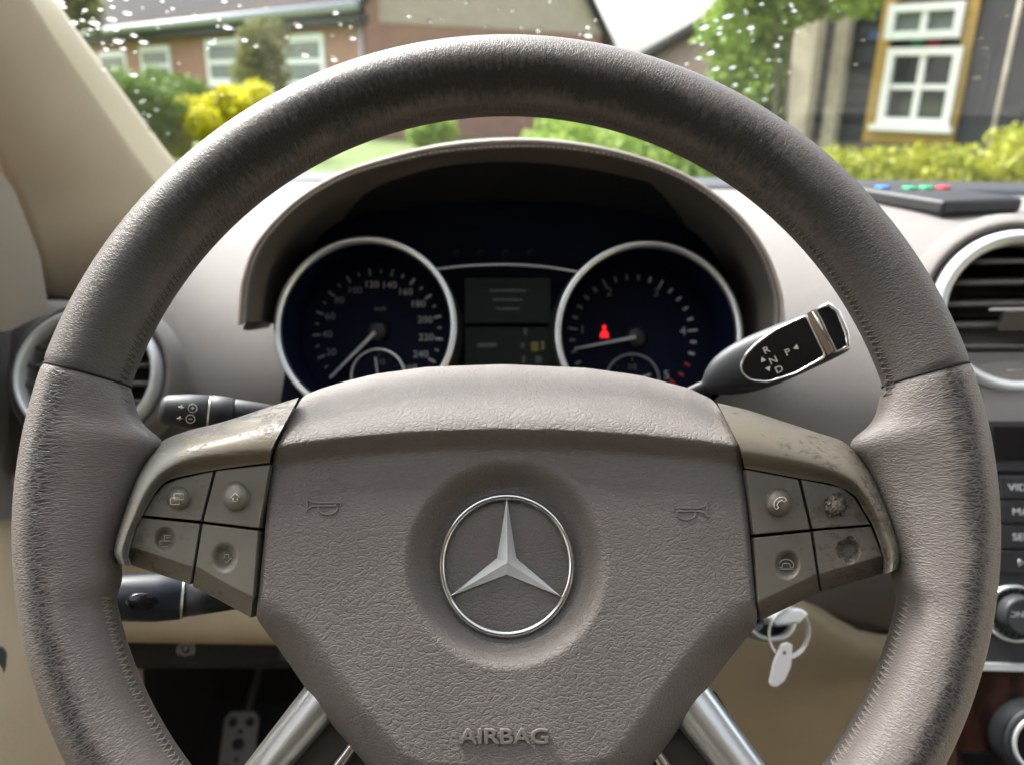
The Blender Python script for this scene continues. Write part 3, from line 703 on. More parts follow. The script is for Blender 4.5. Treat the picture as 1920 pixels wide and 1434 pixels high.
# parking brake release handle
bh = thing("parking_brake_release", "black parking brake release handle with a white printed symbol", "handle", PY(360, 1215, 0.60))
HB = camframe(360, 1212, 0.70, tilt=R(10))
B("grip", loft([[HB.pt(u, v * (1 - 0.5 * abs(u / 0.1) ** 2) - 0.03 * (u / 0.1) ** 2 * 0.3, w_) for v, w_ in ((-0.018, 0), (-0.014, 0.008), (0.012, 0.012), (0.02, 0.004), (0.016, -0.02), (-0.016, -0.02))] for u in np.linspace(-0.075, 0.085, 14)]), M['black'], bh)
L = [arc(0, 0, 0.0048, 0, 360, 20), arc(0, 0, 0.0072, 140, 220), arc(0, 0, 0.0072, -40, 40)]
B("symbol", merge(strokes(HB, L, 0.0135, 0.0005), text("P", HB, 0, 0, 0.0135, 0.007, 0.0003)), M['print'], bh)
# foot pedal
pdl = thing("brake_pedal", "metal foot pedal with round black rubber studs in the dark footwell", "pedal", P(450, 1400, 1.25))
PF = camframe(449, 1400, 1.22, tilt=R(25))
pw = 0.026
B("pedal_plate", prism(PF, [(-pw, -0.08), (pw, -0.08), (pw, 0.04), (pw - 0.008, 0.05), (-pw + 0.008, 0.05), (-pw, 0.04)], 0, 0.006), plain('worn_steel', (0.20, 0.21, 0.22), 0.5, 0.8), pdl, smooth=False)
for u, v, r_ in ((-.013, .035, .0065), (.013, .035, .0065), (0, .022, .003), (0, .004, .0085), (0, -.017, .003), (-.013, -.03, .0065), (.013, -.03, .0065), (0, -.05, .008)):
    B("rubber_stud", lathe(PF, [(r_, 0.004), (r_, 0.009), (r_ * .8, 0.010), (0.0002, 0.010)], 14, u, v), M['black'], pdl)
B("pedal_arm", tube([PF.pt(0, 0.03, -0.004), PF.pt(0, 0.12, -0.05), PF.pt(0, 0.3, -0.06)], 0.008), M['black'], pdl)

# ================================================================== INSTRUMENT CLUSTER
CF = camframe(950, 625, 0.625, tilt=R(6))
ic = thing("instrument_cluster", "dark twin-dial instrument cluster under the stitched binnacle hood", "instrument cluster", frame=CF)
CL = [(540, 660), (520, 600), (470, 596), (482, 545), (515, 488), (570, 445), (640, 415), (720, 396), (830, 382), (945, 378), (1060, 382), (1180, 396), (1270, 420), (1340, 455), (1397, 508), (1428, 560), (1440, 600), (1436, 640), (1400, 690), (1345, 742), (1300, 790), (960, 830), (520, 790)]
B("back_panel", pxprism(CF, CL, -0.02, -0.012), M['face'], ic, smooth=False)
def upx(l, fr=CF, w_=0.0): return [fr.uv(x, y, w_) for x, y in l]
def dial(name, bc, rb, fc, a0, a1, wf=0.045):
    uB, vB = CF.uv(*bc, wf); rB = CF.uv(bc[0] + rb, bc[1], wf)[0] - uB
    uF, vF = CF.uv(*fc, 0.0)
    d = B(name, lathe(CF, [(rB * 1.03, -0.010), (rB * 1.0, 0.001), (rB * 0.985, 0.0025)][:1] + [(rB * 1.0, -0.010)] , 8, uF, vF), M['void'], ic)
    bz = [(rB - 0.0008, wf - 0.012), (rB + 0.0022, wf - 0.003), (rB + 0.0016, wf + 0.0012), (rB - 0.0003, wf + 0.0022), (rB - 0.0026, wf + 0.001), (rB - 0.0034, wf - 0.003)]
    B("bezel", lathe(CF, bz, 96, uB, vB, 1.0, R(a0), R(a1)), M['satin'], d)
    # barrel from the bezel down to the face
    rows = []
    for (u, v, r_, w_) in ((uB, vB, rB - 0.0030, wf - 0.002), (uF, vF, rB - 0.005, 0.0)):
        rows.append([CF.pt(u + r_ * math.cos(a), v + r_ * math.sin(a), w_) for a in np.linspace(0, 2 * math.pi, 65)[:-1]])
    B("barrel", grid(rows, False, True), M['face'], d)
    rows = []
    for (u, v, r_, w_) in ((uB, vB, rB + 0.0015, wf - 0.004), (uF, vF, rB + 0.003, -0.008)):
        rows.append([CF.pt(u + r_ * math.cos(a), v + r_ * math.sin(a), w_) for a in np.linspace(0, 2 * math.pi, 65)[:-1]])
    B("bezel_skirt", grid(rows, False, True), M['black'], d)
    B("dial_face", lathe(CF, [(rB - 0.0045, 0.0), (0.0002, 0.0)], 64, uF, vF), M['face'], d)
    return d, uF, vF
k_ = CF.uv(1000, 625)[0] - CF.uv(900, 625)[0]; k_ /= 100.0      # metres per pixel on the dial faces
spd, su, sv_ = dial("speedometer", (685, 611), 167, (709, 623), -62, 256)
def tick(d, u, v, ang, r0, r1, wd, m, name="tick"):
    fr = Frame(CF.pt(u, v, 0.0006), CF.U * math.cos(ang) + CF.V * math.sin(ang), CF.V * math.cos(ang) - CF.U * math.sin(ang), CF.N)
    B(name, fbox(fr, r0, r1, -wd / 2, wd / 2, 0, 0.0006), m, d, smooth=False)
for v in range(0, 261, 10):
    a = R(183 - 1.054 * (v - 40)); maj = v % 20 == 0
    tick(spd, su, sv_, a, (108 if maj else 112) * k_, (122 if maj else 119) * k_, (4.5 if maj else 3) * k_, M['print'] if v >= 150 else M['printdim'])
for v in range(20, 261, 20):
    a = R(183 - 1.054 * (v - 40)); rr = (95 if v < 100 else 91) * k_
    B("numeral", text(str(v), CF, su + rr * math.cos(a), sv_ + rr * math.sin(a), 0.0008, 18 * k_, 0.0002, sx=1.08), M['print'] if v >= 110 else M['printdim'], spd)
B("unit_print", text("km/h", CF, su + 4 * k_, sv_ + 44 * k_, 0.0008, 11 * k_, 0.0002), M['printdim'], spd)
def needle(d, u, v, ang, r0, r1, w0, w1, z=0.006):
    fr = Frame(CF.pt(u, v, z), CF.U * math.cos(ang) + CF.V * math.sin(ang), CF.V * math.cos(ang) - CF.U * math.sin(ang), CF.N)
    B("needle", prism(fr, [(r0, -w0), (r1, -w1), (r1, w1), (r0, w0)], 0, 0.001), M['print'], d, smooth=False)
needle(spd, su, sv_, R(226), 4 * k_, 122 * k_, 3.2 * k_, 2 * k_)
B("needle_cap", lathe(CF, [(20 * k_, 0), (19 * k_, 0.004), (15 * k_, 0.0055), (0.0002, 0.0055)], 28, su, sv_), M['black'], spd)
def subdial(d, cx, cy, r, lab, a_hand):
    u, v = CF.uv(cx, cy, 0.002); r *= k_
    B("sub_dial_ring", lathe(CF, [(r * .94, 0.0005), (r * .95, 0.004), (r * 1.03, 0.004), (r * 1.04, 0.0005)], 48, u, v), M['printdim'] if lab == "1/2" else M['satin'], d)
    B("sub_dial_face", lathe(CF, [(r * .95, 0.0012), (0.0002, 0.0012)], 32, u, v), M['face'], d)
    for k in range(12 if lab != "1/2" else 5):
        a = R(90 - 30 * k) if lab != "1/2" else R(180 - 45 * k); tick(d, u, v, a, r * .76, r * .9, 2.2 * k_, M['printdim'], "sub_tick")
    B("sub_numeral", text(lab, CF, u + (6 * k_ if lab == "12" else 0), v + r * .52, 0.0016, 13 * k_, 0.0002), M['printdim'], d)
    fr = Frame(CF.pt(u, v, 0.003), CF.U * math.cos(a_hand) + CF.V * math.sin(a_hand), CF.V * math.cos(a_hand) - CF.U * math.sin(a_hand), CF.N)
    B("sub_hand", fbox(fr, 0, r * .7, -1.6 * k_, 1.6 * k_, 0, 0.0006), M['print'], d, smooth=False)
subdial(spd, 709, 705, 50, "12", R(99))
tac, tu, tv = dial("tachometer", (1217, 624), 172, (1192, 633), -38, 236)
tu, tv = CF.uv(1186, 632)
for i in range(0, 27):
    v = i * 0.2; a = R(6 + 55.4 * (4 - v)); maj = i % 5 == 0
    if v < 0.01: continue
    m = M['redprint'] if v > 4.5 else (M['print'] if 2.7 < v < 4.5 else M['printdim'])
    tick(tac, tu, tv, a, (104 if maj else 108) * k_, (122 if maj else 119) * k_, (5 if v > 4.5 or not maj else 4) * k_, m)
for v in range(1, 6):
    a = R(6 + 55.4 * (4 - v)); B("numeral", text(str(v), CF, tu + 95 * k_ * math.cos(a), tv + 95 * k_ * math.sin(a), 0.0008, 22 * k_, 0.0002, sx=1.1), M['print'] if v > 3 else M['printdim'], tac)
nu, nv = CF.uv(1194, 632, 0.006)
needle(tac, nu, nv, R(191), 2 * k_, 118 * k_, 3.0 * k_, 1.8 * k_)
B("needle_cap", lathe(CF, [(20 * k_, 0), (19 * k_, 0.004), (15 * k_, 0.0055), (0.0002, 0.0055)], 28, nu, nv), M['black'], tac)
subdial(tac, 1186, 714, 50, "1/2", R(20))
lu, lv = CF.uv(1133, 622, 0.001)
def lp(x, y): return (lu + x * k_, lv + y * k_)
B("seat_belt_lamp", merge(prism(CF, [lp(-8.5, -12), lp(8.5, -12), lp(7, -3), lp(3, 3), lp(-3, 3), lp(-7, -3)], 0.0008, 0.0016), prism(CF, [lp(3.8 * math.cos(t), 8 + 4.2 * math.sin(t)) for t in np.linspace(0, 2 * math.pi, 13)[:-1]], 0.0008, 0.0016)), M['lamp'], tac, smooth=False, label="glowing red seat belt warning lamp")
dsp = B("display", pxprism(CF, [(872, 522), (1032, 522), (1032, 605), (872, 605)], 0.0, 0.003), M['lcd'], ic, smooth=False)
for i, t_ in enumerate((545, 562, 579)): 
    u, v = CF.uv(952, t_, 0.004); B("screen_line", fbox(CF, u - (34 - 6 * i) * k_, u + (34 - 6 * i) * k_, v - 2 * k_, v + 2 * k_, 0.0032, 0.0036), M['lcdtext'], dsp, smooth=False)
dl = B("display", pxprism(CF, [(872, 614), (1032, 614), (1032, 700), (872, 700)], 0.0, 0.002), M['lcd'], ic, smooth=False, label="lower display with faint amber symbols")
for x, y, wd, hh, mm in ((913, 647, 18, 4, 'lcdtext'), (1003, 650, 7, 9, 'amber'), (980, 648, 3, 5, 'lcdtext'), (985, 622, 3, 6, 'lcdtext'), (1018, 648, 3, 8, 'amber'), (982, 674, 3, 7, 'lcdtext'), (1010, 674, 6, 6, 'lcdtext')):
    u, v = CF.uv(x, y, 0.003); B("screen_symbol", fbox(CF, u - wd * k_, u + wd * k_, v - hh * k_, v + hh * k_, 0.0022, 0.0026), M[mm], dl, smooth=False)
B("trim_arc", tube([CF.px(p.x, p.y, 0.02) for p in catmull([(815, 506, 0), (880, 499, 0), (955, 497, 0), (1030, 502, 0), (1094, 513, 0)], 24)], 0.0011, 8), M['satin'], ic)
for x in (855, 900, 948, 996):
    u, v = CF.uv(x, 467, 0.0); B("indicator_symbol", strokes(CF, [arc(u, v, 6 * k_, 30, 330, 10), [(u - 5 * k_, v), (u + 6 * k_, v + 3 * k_)]], -0.0115, 0.0006), plain("unlit_symbol", (0.03, 0.045, 0.055), 0.6), ic)

# ================================================================== STALKS
def stalk_frame(p0, p1, d0, d1):
    a, b = P(*p0, d0), P(*p1, d1); U = (b - a).normalized(); N = (CAM - (a + b) / 2); N = (N - U * N.dot(U)).normalized(); return Frame(a, U, N.cross(U), N), (b - a).length
# gear selector on the right of the column
GF, gl = stalk_frame((1288, 738), (1580, 610), 0.43, 0.405)
gs = thing("gear_lever", "black column gear lever marked R N D and P", "gear lever", frame=GF)
gk = gl / math.hypot(292, 128)                    # metres per pixel along the lever
secs = [(-0.25, 10, 10, 0), (0.0, 11, 11, 0), (0.08, 12, 11, 0), (0.12, 13, 12, 0), (0.17, 27, 20, 2), (0.25, 41, 26, 3), (0.38, 51, 29, 2), (0.55, 54, 30, 0), (0.75, 52, 29, -1), (0.9, 49, 27, -2), (0.965, 46, 24, -2), (0.985, 42, 20, -2)]
rings = []
S = catmull([(s[0], s[1], s[2]) for s in secs], 50); off = catmull([(s[0], s[3], 0) for s in secs], 50)
for s, o_ in zip(S, off): rings.append([GF.pt(s.x * gl, (o_.y + s.y * math.copysign(abs(math.sin(t)) ** 0.85, math.sin(t))) * gk, s.z * gk * math.copysign(abs(math.cos(t)) ** 0.8, math.cos(t))) for t in np.linspace(0, 2 * math.pi, 33)[:-1]])
B("lever_body", loft(rings), M['softblack'], gs)
def gu(px, py, w_): return GF.uv(px, py, w_)
wt = 29.0 * gk
pan = [(1392, 700), (1388, 685), (1398, 665), (1420, 643), (1455, 618), (1512, 592), (1548, 668), (1492, 700), (1440, 716), (1408, 713)]
pan = [(p.x, p.y) for p in smooth_outline(resample(pan, 60), 1)]
pnl = B("selector_panel", pxprism(GF, pan, wt - 0.006, wt + 0.0012), M['gloss'], gs, smooth=False)
B("panel_frame", tube([GF.px(x, y, wt + 0.0008) for x, y in pan], 0.00065, 7, True), M['chrome'], gs)
B("chrome_band", pxprism(GF, [(1512, 588), (1521, 584), (1561, 660), (1552, 667)], wt - 0.005, wt + 0.0014), M['chrome'], gs, smooth=False)
pb = B("park_button", pxprism(GF, [(1530, 582), (1552, 573), (1568, 585), (1584, 625), (1588, 648), (1566, 658)], wt - 0.012, wt + 0.0006), M['gloss'], gs, smooth=False)
B("button_frame", tube([GF.px(x, y, wt - 0.0002) for x, y in [(1527, 581), (1553, 571), (1570, 583), (1587, 625), (1591, 650), (1566, 661)]], 0.0014, 7, True), M['chrome'], gs)
for ch, x, y in (("R", 1437, 657), ("N", 1450, 676), ("D", 1461, 693), ("P", 1477, 661)):
    u, v = gu(x, y, wt + 0.0014); B("letter", text(ch, GF, u, v, wt + 0.0014, 18 * gk, 0.0002, 0.0, 0.0, 1.15), M['icon'], pnl)
for x, y, pts in ((1430, 674, [(-5, -4), (5, -4), (0, 5)]), (1441, 692, [(-5, 4), (0, -5), (5, 4)]), (1492, 652, [(4, -5), (4, 5), (-5, 0)])):
    u, v = gu(x, y, wt + 0.0014); B("arrow", prism(GF, [(u + a * gk, v + b * gk) for a, b in pts], wt + 0.0012, wt + 0.0017), M['icon'], pnl, smooth=False)

# upper left stalk
SF, sl_ = stalk_frame((300, 768), (560, 790), 0.40, 0.42)
ls = thing("cruise_stalk", "black control stalk with small white plus and minus symbols above left spoke", "stalk", frame=SF)
sk = sl_ / 261.0
def seg(name, xs, m):
    rings = [[SF.pt(x * sk, (c + r_ * math.sin(t)) * sk, 0.85 * r_ * sk * math.cos(t)) for t in np.linspace(0, 2 * math.pi, 29)[:-1]] for x, r_, c in xs]
    return B(name, loft(rings), m, ls)
seg("stalk_tip", [(0, 18, 0), (3, 25, 0), (12, 29, 1), (50, 33, 2), (86, 34, 3), (88, 32, 3)], M['softblack'])
seg("chrome_line", [(88, 33, 3), (91, 33, 3)], M['satin'])
seg("stalk_collar", [(91, 31, 5), (93, 33, 5), (132, 31, 5), (134, 29, 5)], M['softblack'])
seg("stalk_arm", [(134, 25, 7), (138, 27, 7), (170, 24, 8), (290, 15, 8)], M['softblack'])
wS = 0.0
def sq(x, y, w_=29 * 0.0): return SF.uv(x, y, 28.5 * sk)
lines = []
for cx, cy, pm in ((361, 765, 1), (357, 785, 0)):
    u, v = sq(cx, cy); r_ = 8 * sk; lines += [arc(u, v, r_, 0, 360, 18), [(u - 3 * sk, v), (u + 3 * sk, v)]] + ([[(u, v - 3 * sk), (u, v + 3 * sk)]] if pm else [])
for cx, cy in ((340, 763), (337, 784)):
    u, v = sq(cx, cy); lines += [[(u - 5 * sk, v), (u + 5 * sk, v)], [(u, v + 4 * sk), (u, v - 4 * sk)]]
B("symbol", strokes(SF, lines, 28.8 * sk, 0.00022, 4), M['icon'], ls)
# lower left stalk
TF, tl_ = stalk_frame((170, 1120), (430, 1118), 0.42, 0.44)
ts = thing("indicator_stalk", "dark blue-black indicator stalk end below the left spoke buttons", "stalk", frame=TF)
tk = tl_ / 260.0
def tseg(name, xs, m):
    return B(name, loft([[TF.pt(x * tk, (c + r_ * math.sin(t)) * tk, 0.9 * r_ * tk * math.cos(t)) for t in np.linspace(0, 2 * math.pi, 29)[:-1]] for x, r_, c in xs]), m, ts)
glv = plain("stalk_satin", (0.02, 0.026, 0.036), 0.33)
tseg("stalk_knob", [(-20, 30, 0), (0, 38, 0), (60, 46, 0), (120, 48, 0), (168, 46, 2), (170, 44, 2)], glv)
tseg("chrome_line", [(170, 45, 2), (174, 44, 2)], M['satin'])
tseg("stalk_arm", [(174, 42, 2), (230, 36, 4), (300, 28, 6)], M['black'])
B("stalk_dimple", lathe(Frame(TF.pt(100 * tk, -8 * tk, 41.5 * tk), TF.U, TF.V, TF.N), [(30 * tk, 0.0), (27 * tk, 0.0005), (0.0003, 0.0005)], 28, ky=0.55), M['gloss'], ts)

# ================================================================== IGNITION KEY
KF = camframe(1440, 1165, 0.60, tilt=R(15))
ig = thing("ignition_lock", "chrome-ringed ignition lock beside the steering column", "ignition lock", frame=KF)
kk = 0.60 / FPX
B("lock_ring", lathe(KF, [(36 * kk, 0.0), (38 * kk, 0.006), (44 * kk, 0.008), (50 * kk, 0.005), (51 * kk, -0.02)], 40, 0, 4 * kk, 0.8), M['satin'], ig)
B("lock_face", lathe(KF, [(37 * kk, 0.002), (0.0003, -0.004)], 32, 0, 4 * kk, 0.8), M['gloss'], ig)
ky = thing("car_key", "silver key head standing in the ignition lock", "key", frame=KF)
ko = bez(B("key_head", pxprism(KF, [(1436, 1156), (1462, 1138), (1505, 1140), (1518, 1150), (1500, 1168), (1455, 1174)], 0.012, 0.030), M['silver'], ky, smooth=False), 0.002)
B("key_blade", fbox(KF, -6 * kk, 8 * kk, -4 * kk, 4 * kk, -0.004, 0.014), M['satin'], ky, smooth=False)
KR = camframe(1478, 1185, 0.575, yaw=R(15))
kr = thing("key_ring", "thin steel key ring hanging from the ignition key", "key ring", frame=KR)
for dr, dz in ((0, 0), (0.0011, 0.0012)):
    B("ring_coil", tube([KR.pt((39 * kk + dr) * math.cos(t), (42 * kk + dr) * math.sin(t), dz) for t in np.linspace(0, 2 * math.pi, 49)[:-1]], 0.0007, 7, True), M['satin'], kr)
tg_ = thing("key_tag", "white plastic tag hanging on the key ring", "key tag", P(1465, 1250, 0.572))
TG = camframe(1465, 1245, 0.572, yaw=R(10))
bez(B("tag_plate", pxprism(TG, [(1466, 1208), (1477, 1204), (1487, 1209), (1484, 1248), (1472, 1276), (1458, 1287), (1447, 1287), (1443, 1280), (1452, 1240)], -0.001, 0.0014), M['tagwhite'], tg_, smooth=False), 0.0008)
B("tag_hole", lathe(TG, [(0.0012, 0.0016), (0.0001, 0.0016)], 12, *TG.uv(1471, 1223, 0.0016)), M['void'], tg_)

# ================================================================== PILLAR, DOOR
pl = thing("windscreen_pillar", "beige fabric-covered windscreen pillar on the driver's left", "pillar", (-0.5, 0.8, 1.2))
A_ = [(-60, -210), (20, -100), (95, 0), (145, 70), (212, 160), (300, 280), (352, 345), (440, 450)]
def wsd(px, py): r = ray(px, py); return ((WS.O - CAM).dot(WS.N)) / r.dot(WS.N)
rows = []
Bp = [(-110, -210), (-25, -100), (52, 0), (98, 75), (160, 168), (258, 308), (312, 375), (400, 480)]
Cp = [(-330, -210), (-250, -100), (-180, 0), (-120, 95), (-50, 200), (30, 360), (72, 480), (92, 600)]
for k in range(40):
    t = k / 39; a, b, c = [catmull([(*p, 0) for p in L], 40)[k] for L in (A_, Bp, Cp)]
    da = wsd(a.x, a.y) * 0.985; pa = P(a.x, a.y, da); pb_ = P(b.x, b.y, da * 0.91); pc = P(c.x, c.y, da * 0.76)
    row = [P(a.x + 6, a.y - 4, da * 1.06), pa, pa.lerp(pb_, 0.12) , pa.lerp(pb_, 0.5) + Vector((0.002, 0, 0.0)), pa.lerp(pb_, 0.88)]
    for s in np.linspace(0, 1, 14): row.append(pb_.lerp(pc, s) + Vector((0.45, -0.9, 0)) * 0.02 * math.sin(math.pi * s))
    row.append(P(c.x - 14, c.y + 4, da * 0.765)); q = row[-1]; row += [q.lerp(Vector((-0.745, q.y + 0.05, q.z)), t_) for t_ in (0.15, 0.5, 1.0)]; rows.append(row)
B("pillar_edge", grid([r_[:5] for r_ in rows]), plain("lit_edge", (0.70, 0.62, 0.44), 0.6), pl)  # edge of the same cover, paler to paint in light from the windscreen
B("pillar_cover", grid([r_[4:] for r_ in rows]), M['fabric'], pl)
dt = B("pillar_foot", grid([(lambda L: L + [Vector((-0.745, L[-1].y - 0.02, L[-1].z))])([P(p[0], p[1], d) for p, d in zip(r_, (0.66, 0.60, 0.52))]) for r_ in ([(-60, 240), (-180, 250), (-300, 250)], [(28, 360), (-60, 380), (-260, 380)], [(75, 480), (-20, 500), (-250, 520)], [(92, 585), (20, 620), (-250, 660)])]), plain('foot_shade', (0.19, 0.16, 0.11), 0.8), pl)  # darker than the pillar fabric, its shade put into the colour
dr = thing("driver_door", "beige and taupe driver's door lining at the far left", "car door", (-0.55, 0.2, 0.8))
def strip(name, pts, m):
    rows_ = []
    for r_ in pts:
        L = [P(x, y, d) for x, y, d in r_]; q = L[0]; rows_.append([Vector((-0.745, q.y - 0.30, q.z)), q.lerp(Vector((-0.70, q.y - 0.2, q.z)), 0.5)] + L)
    return B(name, grid(rows_), m, dr)
strip("door_top", [[(-400, 480, .42), (-30, 500, .56), (8, 545, .64), (34, 575, .70)], [(-400, 700, .42), (-60, 760, .54), (-12, 860, .60), (22, 905, .66)], [(-400, 880, .42), (-60, 920, .52), (0, 975, .57), (60, 960, .62)]], M['dash'])
strip("door_lining", [[(-400, 900, .42), (0, 976, .58), (60, 972, .64), (240, 960, .76)], [(-400, 1150, .40), (20, 1110, .56), (110, 1150, .62), (260, 1150, .74)], [(-400, 1350, .38), (52, 1243, .54), (150, 1290, .60), (270, 1290, .72)], [(-400, 1600, .36), (-20, 1440, .50), (160, 1480, .57), (300, 1480, .70)], [(-400, 1900, .34), (-100, 1800, .47), (120, 1800, .54), (300, 1800, .64)]], M['beige'])
bez(B("switch_panel", pxprism(camframe(0, 1255, 0.52, yaw=R(35)), [(-40, 1205), (8, 1214), (14, 1226), (12, 1250), (-2, 1292), (-50, 1310)], 0, 0.004), plain("switch_grey", (0.06, 0.065, 0.08), 0.4), dr, smooth=False), 0.001)

# ================================================================== CENTRE CONSOLE
XF = camframe(1930, 1020, 0.612, tilt=R(4), yaw=R(-4))
cc = thing("audio_unit", "black centre console audio unit with lettered keys and silver-ringed knob", "audio unit", frame=XF)
def xr(x0, y0, x1, y1, w0, w1): a, b = XF.uv(x0, y1, w1), XF.uv(x1, y0, w1); return fbox(XF, a[0], b[0], a[1], b[1], w0, w1)
B("fascia", xr(1848, 790, 2160, 1252, -0.03, 0.0), M['softblack'], cc, smooth=False)
B("screen", xr(1866, 800, 2140, 862, -0.001, 0.0015), M['gloss'], cc, smooth=False)
B("slot_line", xr(1856, 884, 2150, 888, -0.001, 0.001), M['gloss'], cc, smooth=False)
for body, y0, y1 in (("VIDEO", 893, 934), ("MAP", 939, 979), ("SEL", 986, 1027), ("", 1033, 1073)):
    b = bez(B("console_key", xr(1878, y0, 1960, y1, -0.001, 0.004), M['black'], cc, smooth=False), 0.0007)
    if body:
        g = text(body, XF, 0, 0, 0.0042, 18 * 0.612 / FPX, 0.0002, 0, 0.0, 1.2); mn = min((p - XF.O).dot(XF.U) for p in g[0]); u, v = XF.uv({"VIDEO": 1890, "MAP": 1899, "SEL": 1899}[body], (y0 + y1) / 2, 0.0042)
        B("key_print", ([p + XF.U * (u - mn) + XF.V * v for p in g[0]], g[1]), M['print'], b)
    else:
        u, v = XF.uv(1914, 1054, 0.0042); e_ = 0.612 / FPX; B("key_print", merge(strokes(XF, [[(u - 4 * e_, v + 6 * e_), (u - 4 * e_, v - 6 * e_), (u + 5 * e_, v), (u - 4 * e_, v + 6 * e_)]], 0.0043, 0.0004)), M['print'], b)
ku, kv = XF.uv(1907, 1151, 0.005); e_ = 0.605 / FPX
kb = B("volume_knob", lathe(XF, [(38 * e_, 0.0), (37 * e_, 0.013), (33 * e_, 0.016), (28 * e_, 0.0155), (0.0003, 0.0145)], 48, ku, kv), M['softblack'], cc)
B("knob_ring", lathe(XF, [(47 * e_, 0.0), (47 * e_, 0.004), (52 * e_, 0.005), (54 * e_, 0.0)], 48, ku, kv), M['satin'], kb)
B("knob_studs", merge(*[lathe(XF, [(2.6 * e_, 0.0005), (2 * e_, 0.002), (0.0001, 0.0022)], 8, ku + 42.5 * e_ * math.cos(t), kv + 42.5 * e_ * math.sin(t)) for t in np.linspace(0, 2 * math.pi, 25)[:-1]]), M['printdim'], kb)
u, v = XF.uv(1910, 1153, 0.018); B("key_print", text("ON", XF, u, v, 0.0152, 15 * e_, 0.0002, 0, 0, 1.15), M['print'], kb)
B("silver_strip", xr(1835, 1250, 2160, 1256, -0.01, 0.003), M['silver'], cc, smooth=False)
wp = thing("wood_console", "dark burr wood console trim with a ribbed rotary knob", "console", frame=XF)
B("wood_panel", xr(1800, 1257, 2160, 1640, -0.03, 0.0005), M['wood'], wp, smooth=False)
B("slot_cover", xr(1806, 1412, 1868, 1428, 0.0, 0.003), M['gloss'], wp, smooth=False)
ku, kv = XF.uv(1938, 1385, 0.01)
rk = B("rotary_knob", lathe(XF, [(66 * e_, 0.0), (66 * e_, 0.018), (60 * e_, 0.021), (52 * e_, 0.021)], 60, ku, kv), M['softblack'], wp)
B("knob_ribs", merge(*[fbox(Frame(XF.pt(ku, kv), XF.U * math.cos(t) + XF.V * math.sin(t), XF.V * math.cos(t) - XF.U * math.sin(t), XF.N), 65 * e_, 69 * e_, -1.1 * e_, 1.1 * e_, 0.001, 0.019) for t in np.linspace(0, 2 * math.pi, 81)[:-1]]), M['softblack'], rk, smooth=False)
B("knob_ring", lathe(XF, [(53 * e_, 0.020), (52 * e_, 0.0222), (46 * e_, 0.0222), (45 * e_, 0.020)], 48, ku, kv), M['silver'], rk)
B("knob_face", lathe(XF, [(46 * e_, 0.0205), (0.0003, 0.0205)], 32, ku, kv), M['gloss'], rk)
B("console_side", grid([[P(x, y, d) for x, y, d in r_] for r_ in ([(1700, 1200, .74), (1800, 1262, .672), (1850, 1258, .664)], [(1690, 1434, .70), (1790, 1400, .662), (1806, 1405, .655)], [(1690, 1700, .62), (1780, 1700, .60), (1800, 1700, .60)])]), M['beige'], wp)

# ================================================================== DEVICE ON THE DASH
q0, q1, q2 = PZ(1764, 411, 1.302), PZ(1913, 404, 1.302), PZ(1628, 372, 1.302)
uu = (q1 - q0); vv = (q2 - q0); LU, LV = uu.length, 0.155
uu.normalize(); vv = (vv - uu * vv.dot(uu)).normalized()
DF = Frame(q0, uu, vv, (0, 0, 1))
dv = thing("handheld_tester", "black flat handheld box with coloured buttons lying on the dashboard", "device", frame=DF)
bez(B("case", fbox(DF, 0, LU, 0, LV, 0.003, 0.0185), M['case'], dv, smooth='edge'), 0.004, 3)
bez(B("case_base", fbox(DF, 0.004, LU - 0.004, 0.004, LV - 0.004, 0.0, 0.0035), M['black'], dv, smooth=False), 0.001)
for x, y, c in ((1655, 352, (0.05, 0.22, 0.6)), (1706, 353, (0.02, 0.42, 0.16)), (1737, 352, (0.02, 0.42, 0.16)), (1768, 352, (0.65, 0.03, 0.05))):
    q = PZ(x, y, 1.302 + 0.02) - q0; u, v = q.dot(DF.U), q.dot(DF.V)
    bez(B("push_button", fbox(DF, u - 0.007, u + 0.007, v - 0.006, v + 0.006, 0.018, 0.0215), plain("button_colour", c, 0.4), dv, smooth=False), 0.0012)

# ================================================================== RAINDROPS on the outside of the windscreen
dV, dF = [], []
def drop(px, py, r_, el=1.0):
    o = WS.uv(px, py, -0.0012); k = len(dV); n_ = 10; a0 = random.uniform(0, 6)
    prof = [(1.0, 0.0), (0.93, 0.036), (0.72, 0.13), (0.4, 0.225)]
    for rr, hh in prof:
        for j in range(n_):
            t = 2 * math.pi * j / n_; wob = 1 + 0.12 * math.sin(2 * t + a0)
            dV.append(WS.pt(o[0] + r_ * rr * wob * math.cos(t), o[1] + r_ * el * rr * wob * math.sin(t), -0.0012 - hh * r_ * 0.75))
    dV.append(WS.pt(o[0], o[1], -0.0012 - 0.268 * r_ * 0.75)); dV.append(WS.pt(o[0], o[1], -0.0012))
    for i in range(3):
        for j in range(n_): dF.append((k + i * n_ + j, k + (i + 1) * n_ + j, k + (i + 1) * n_ + (j + 1) % n_, k + i * n_ + (j + 1) % n_))
    for j in range(n_): dF.append((k + 3 * n_ + j, k + 4 * n_, k + 3 * n_ + (j + 1) % n_)); dF.append((k + j, k + (j + 1) % n_, k + 4 * n_ + 1))
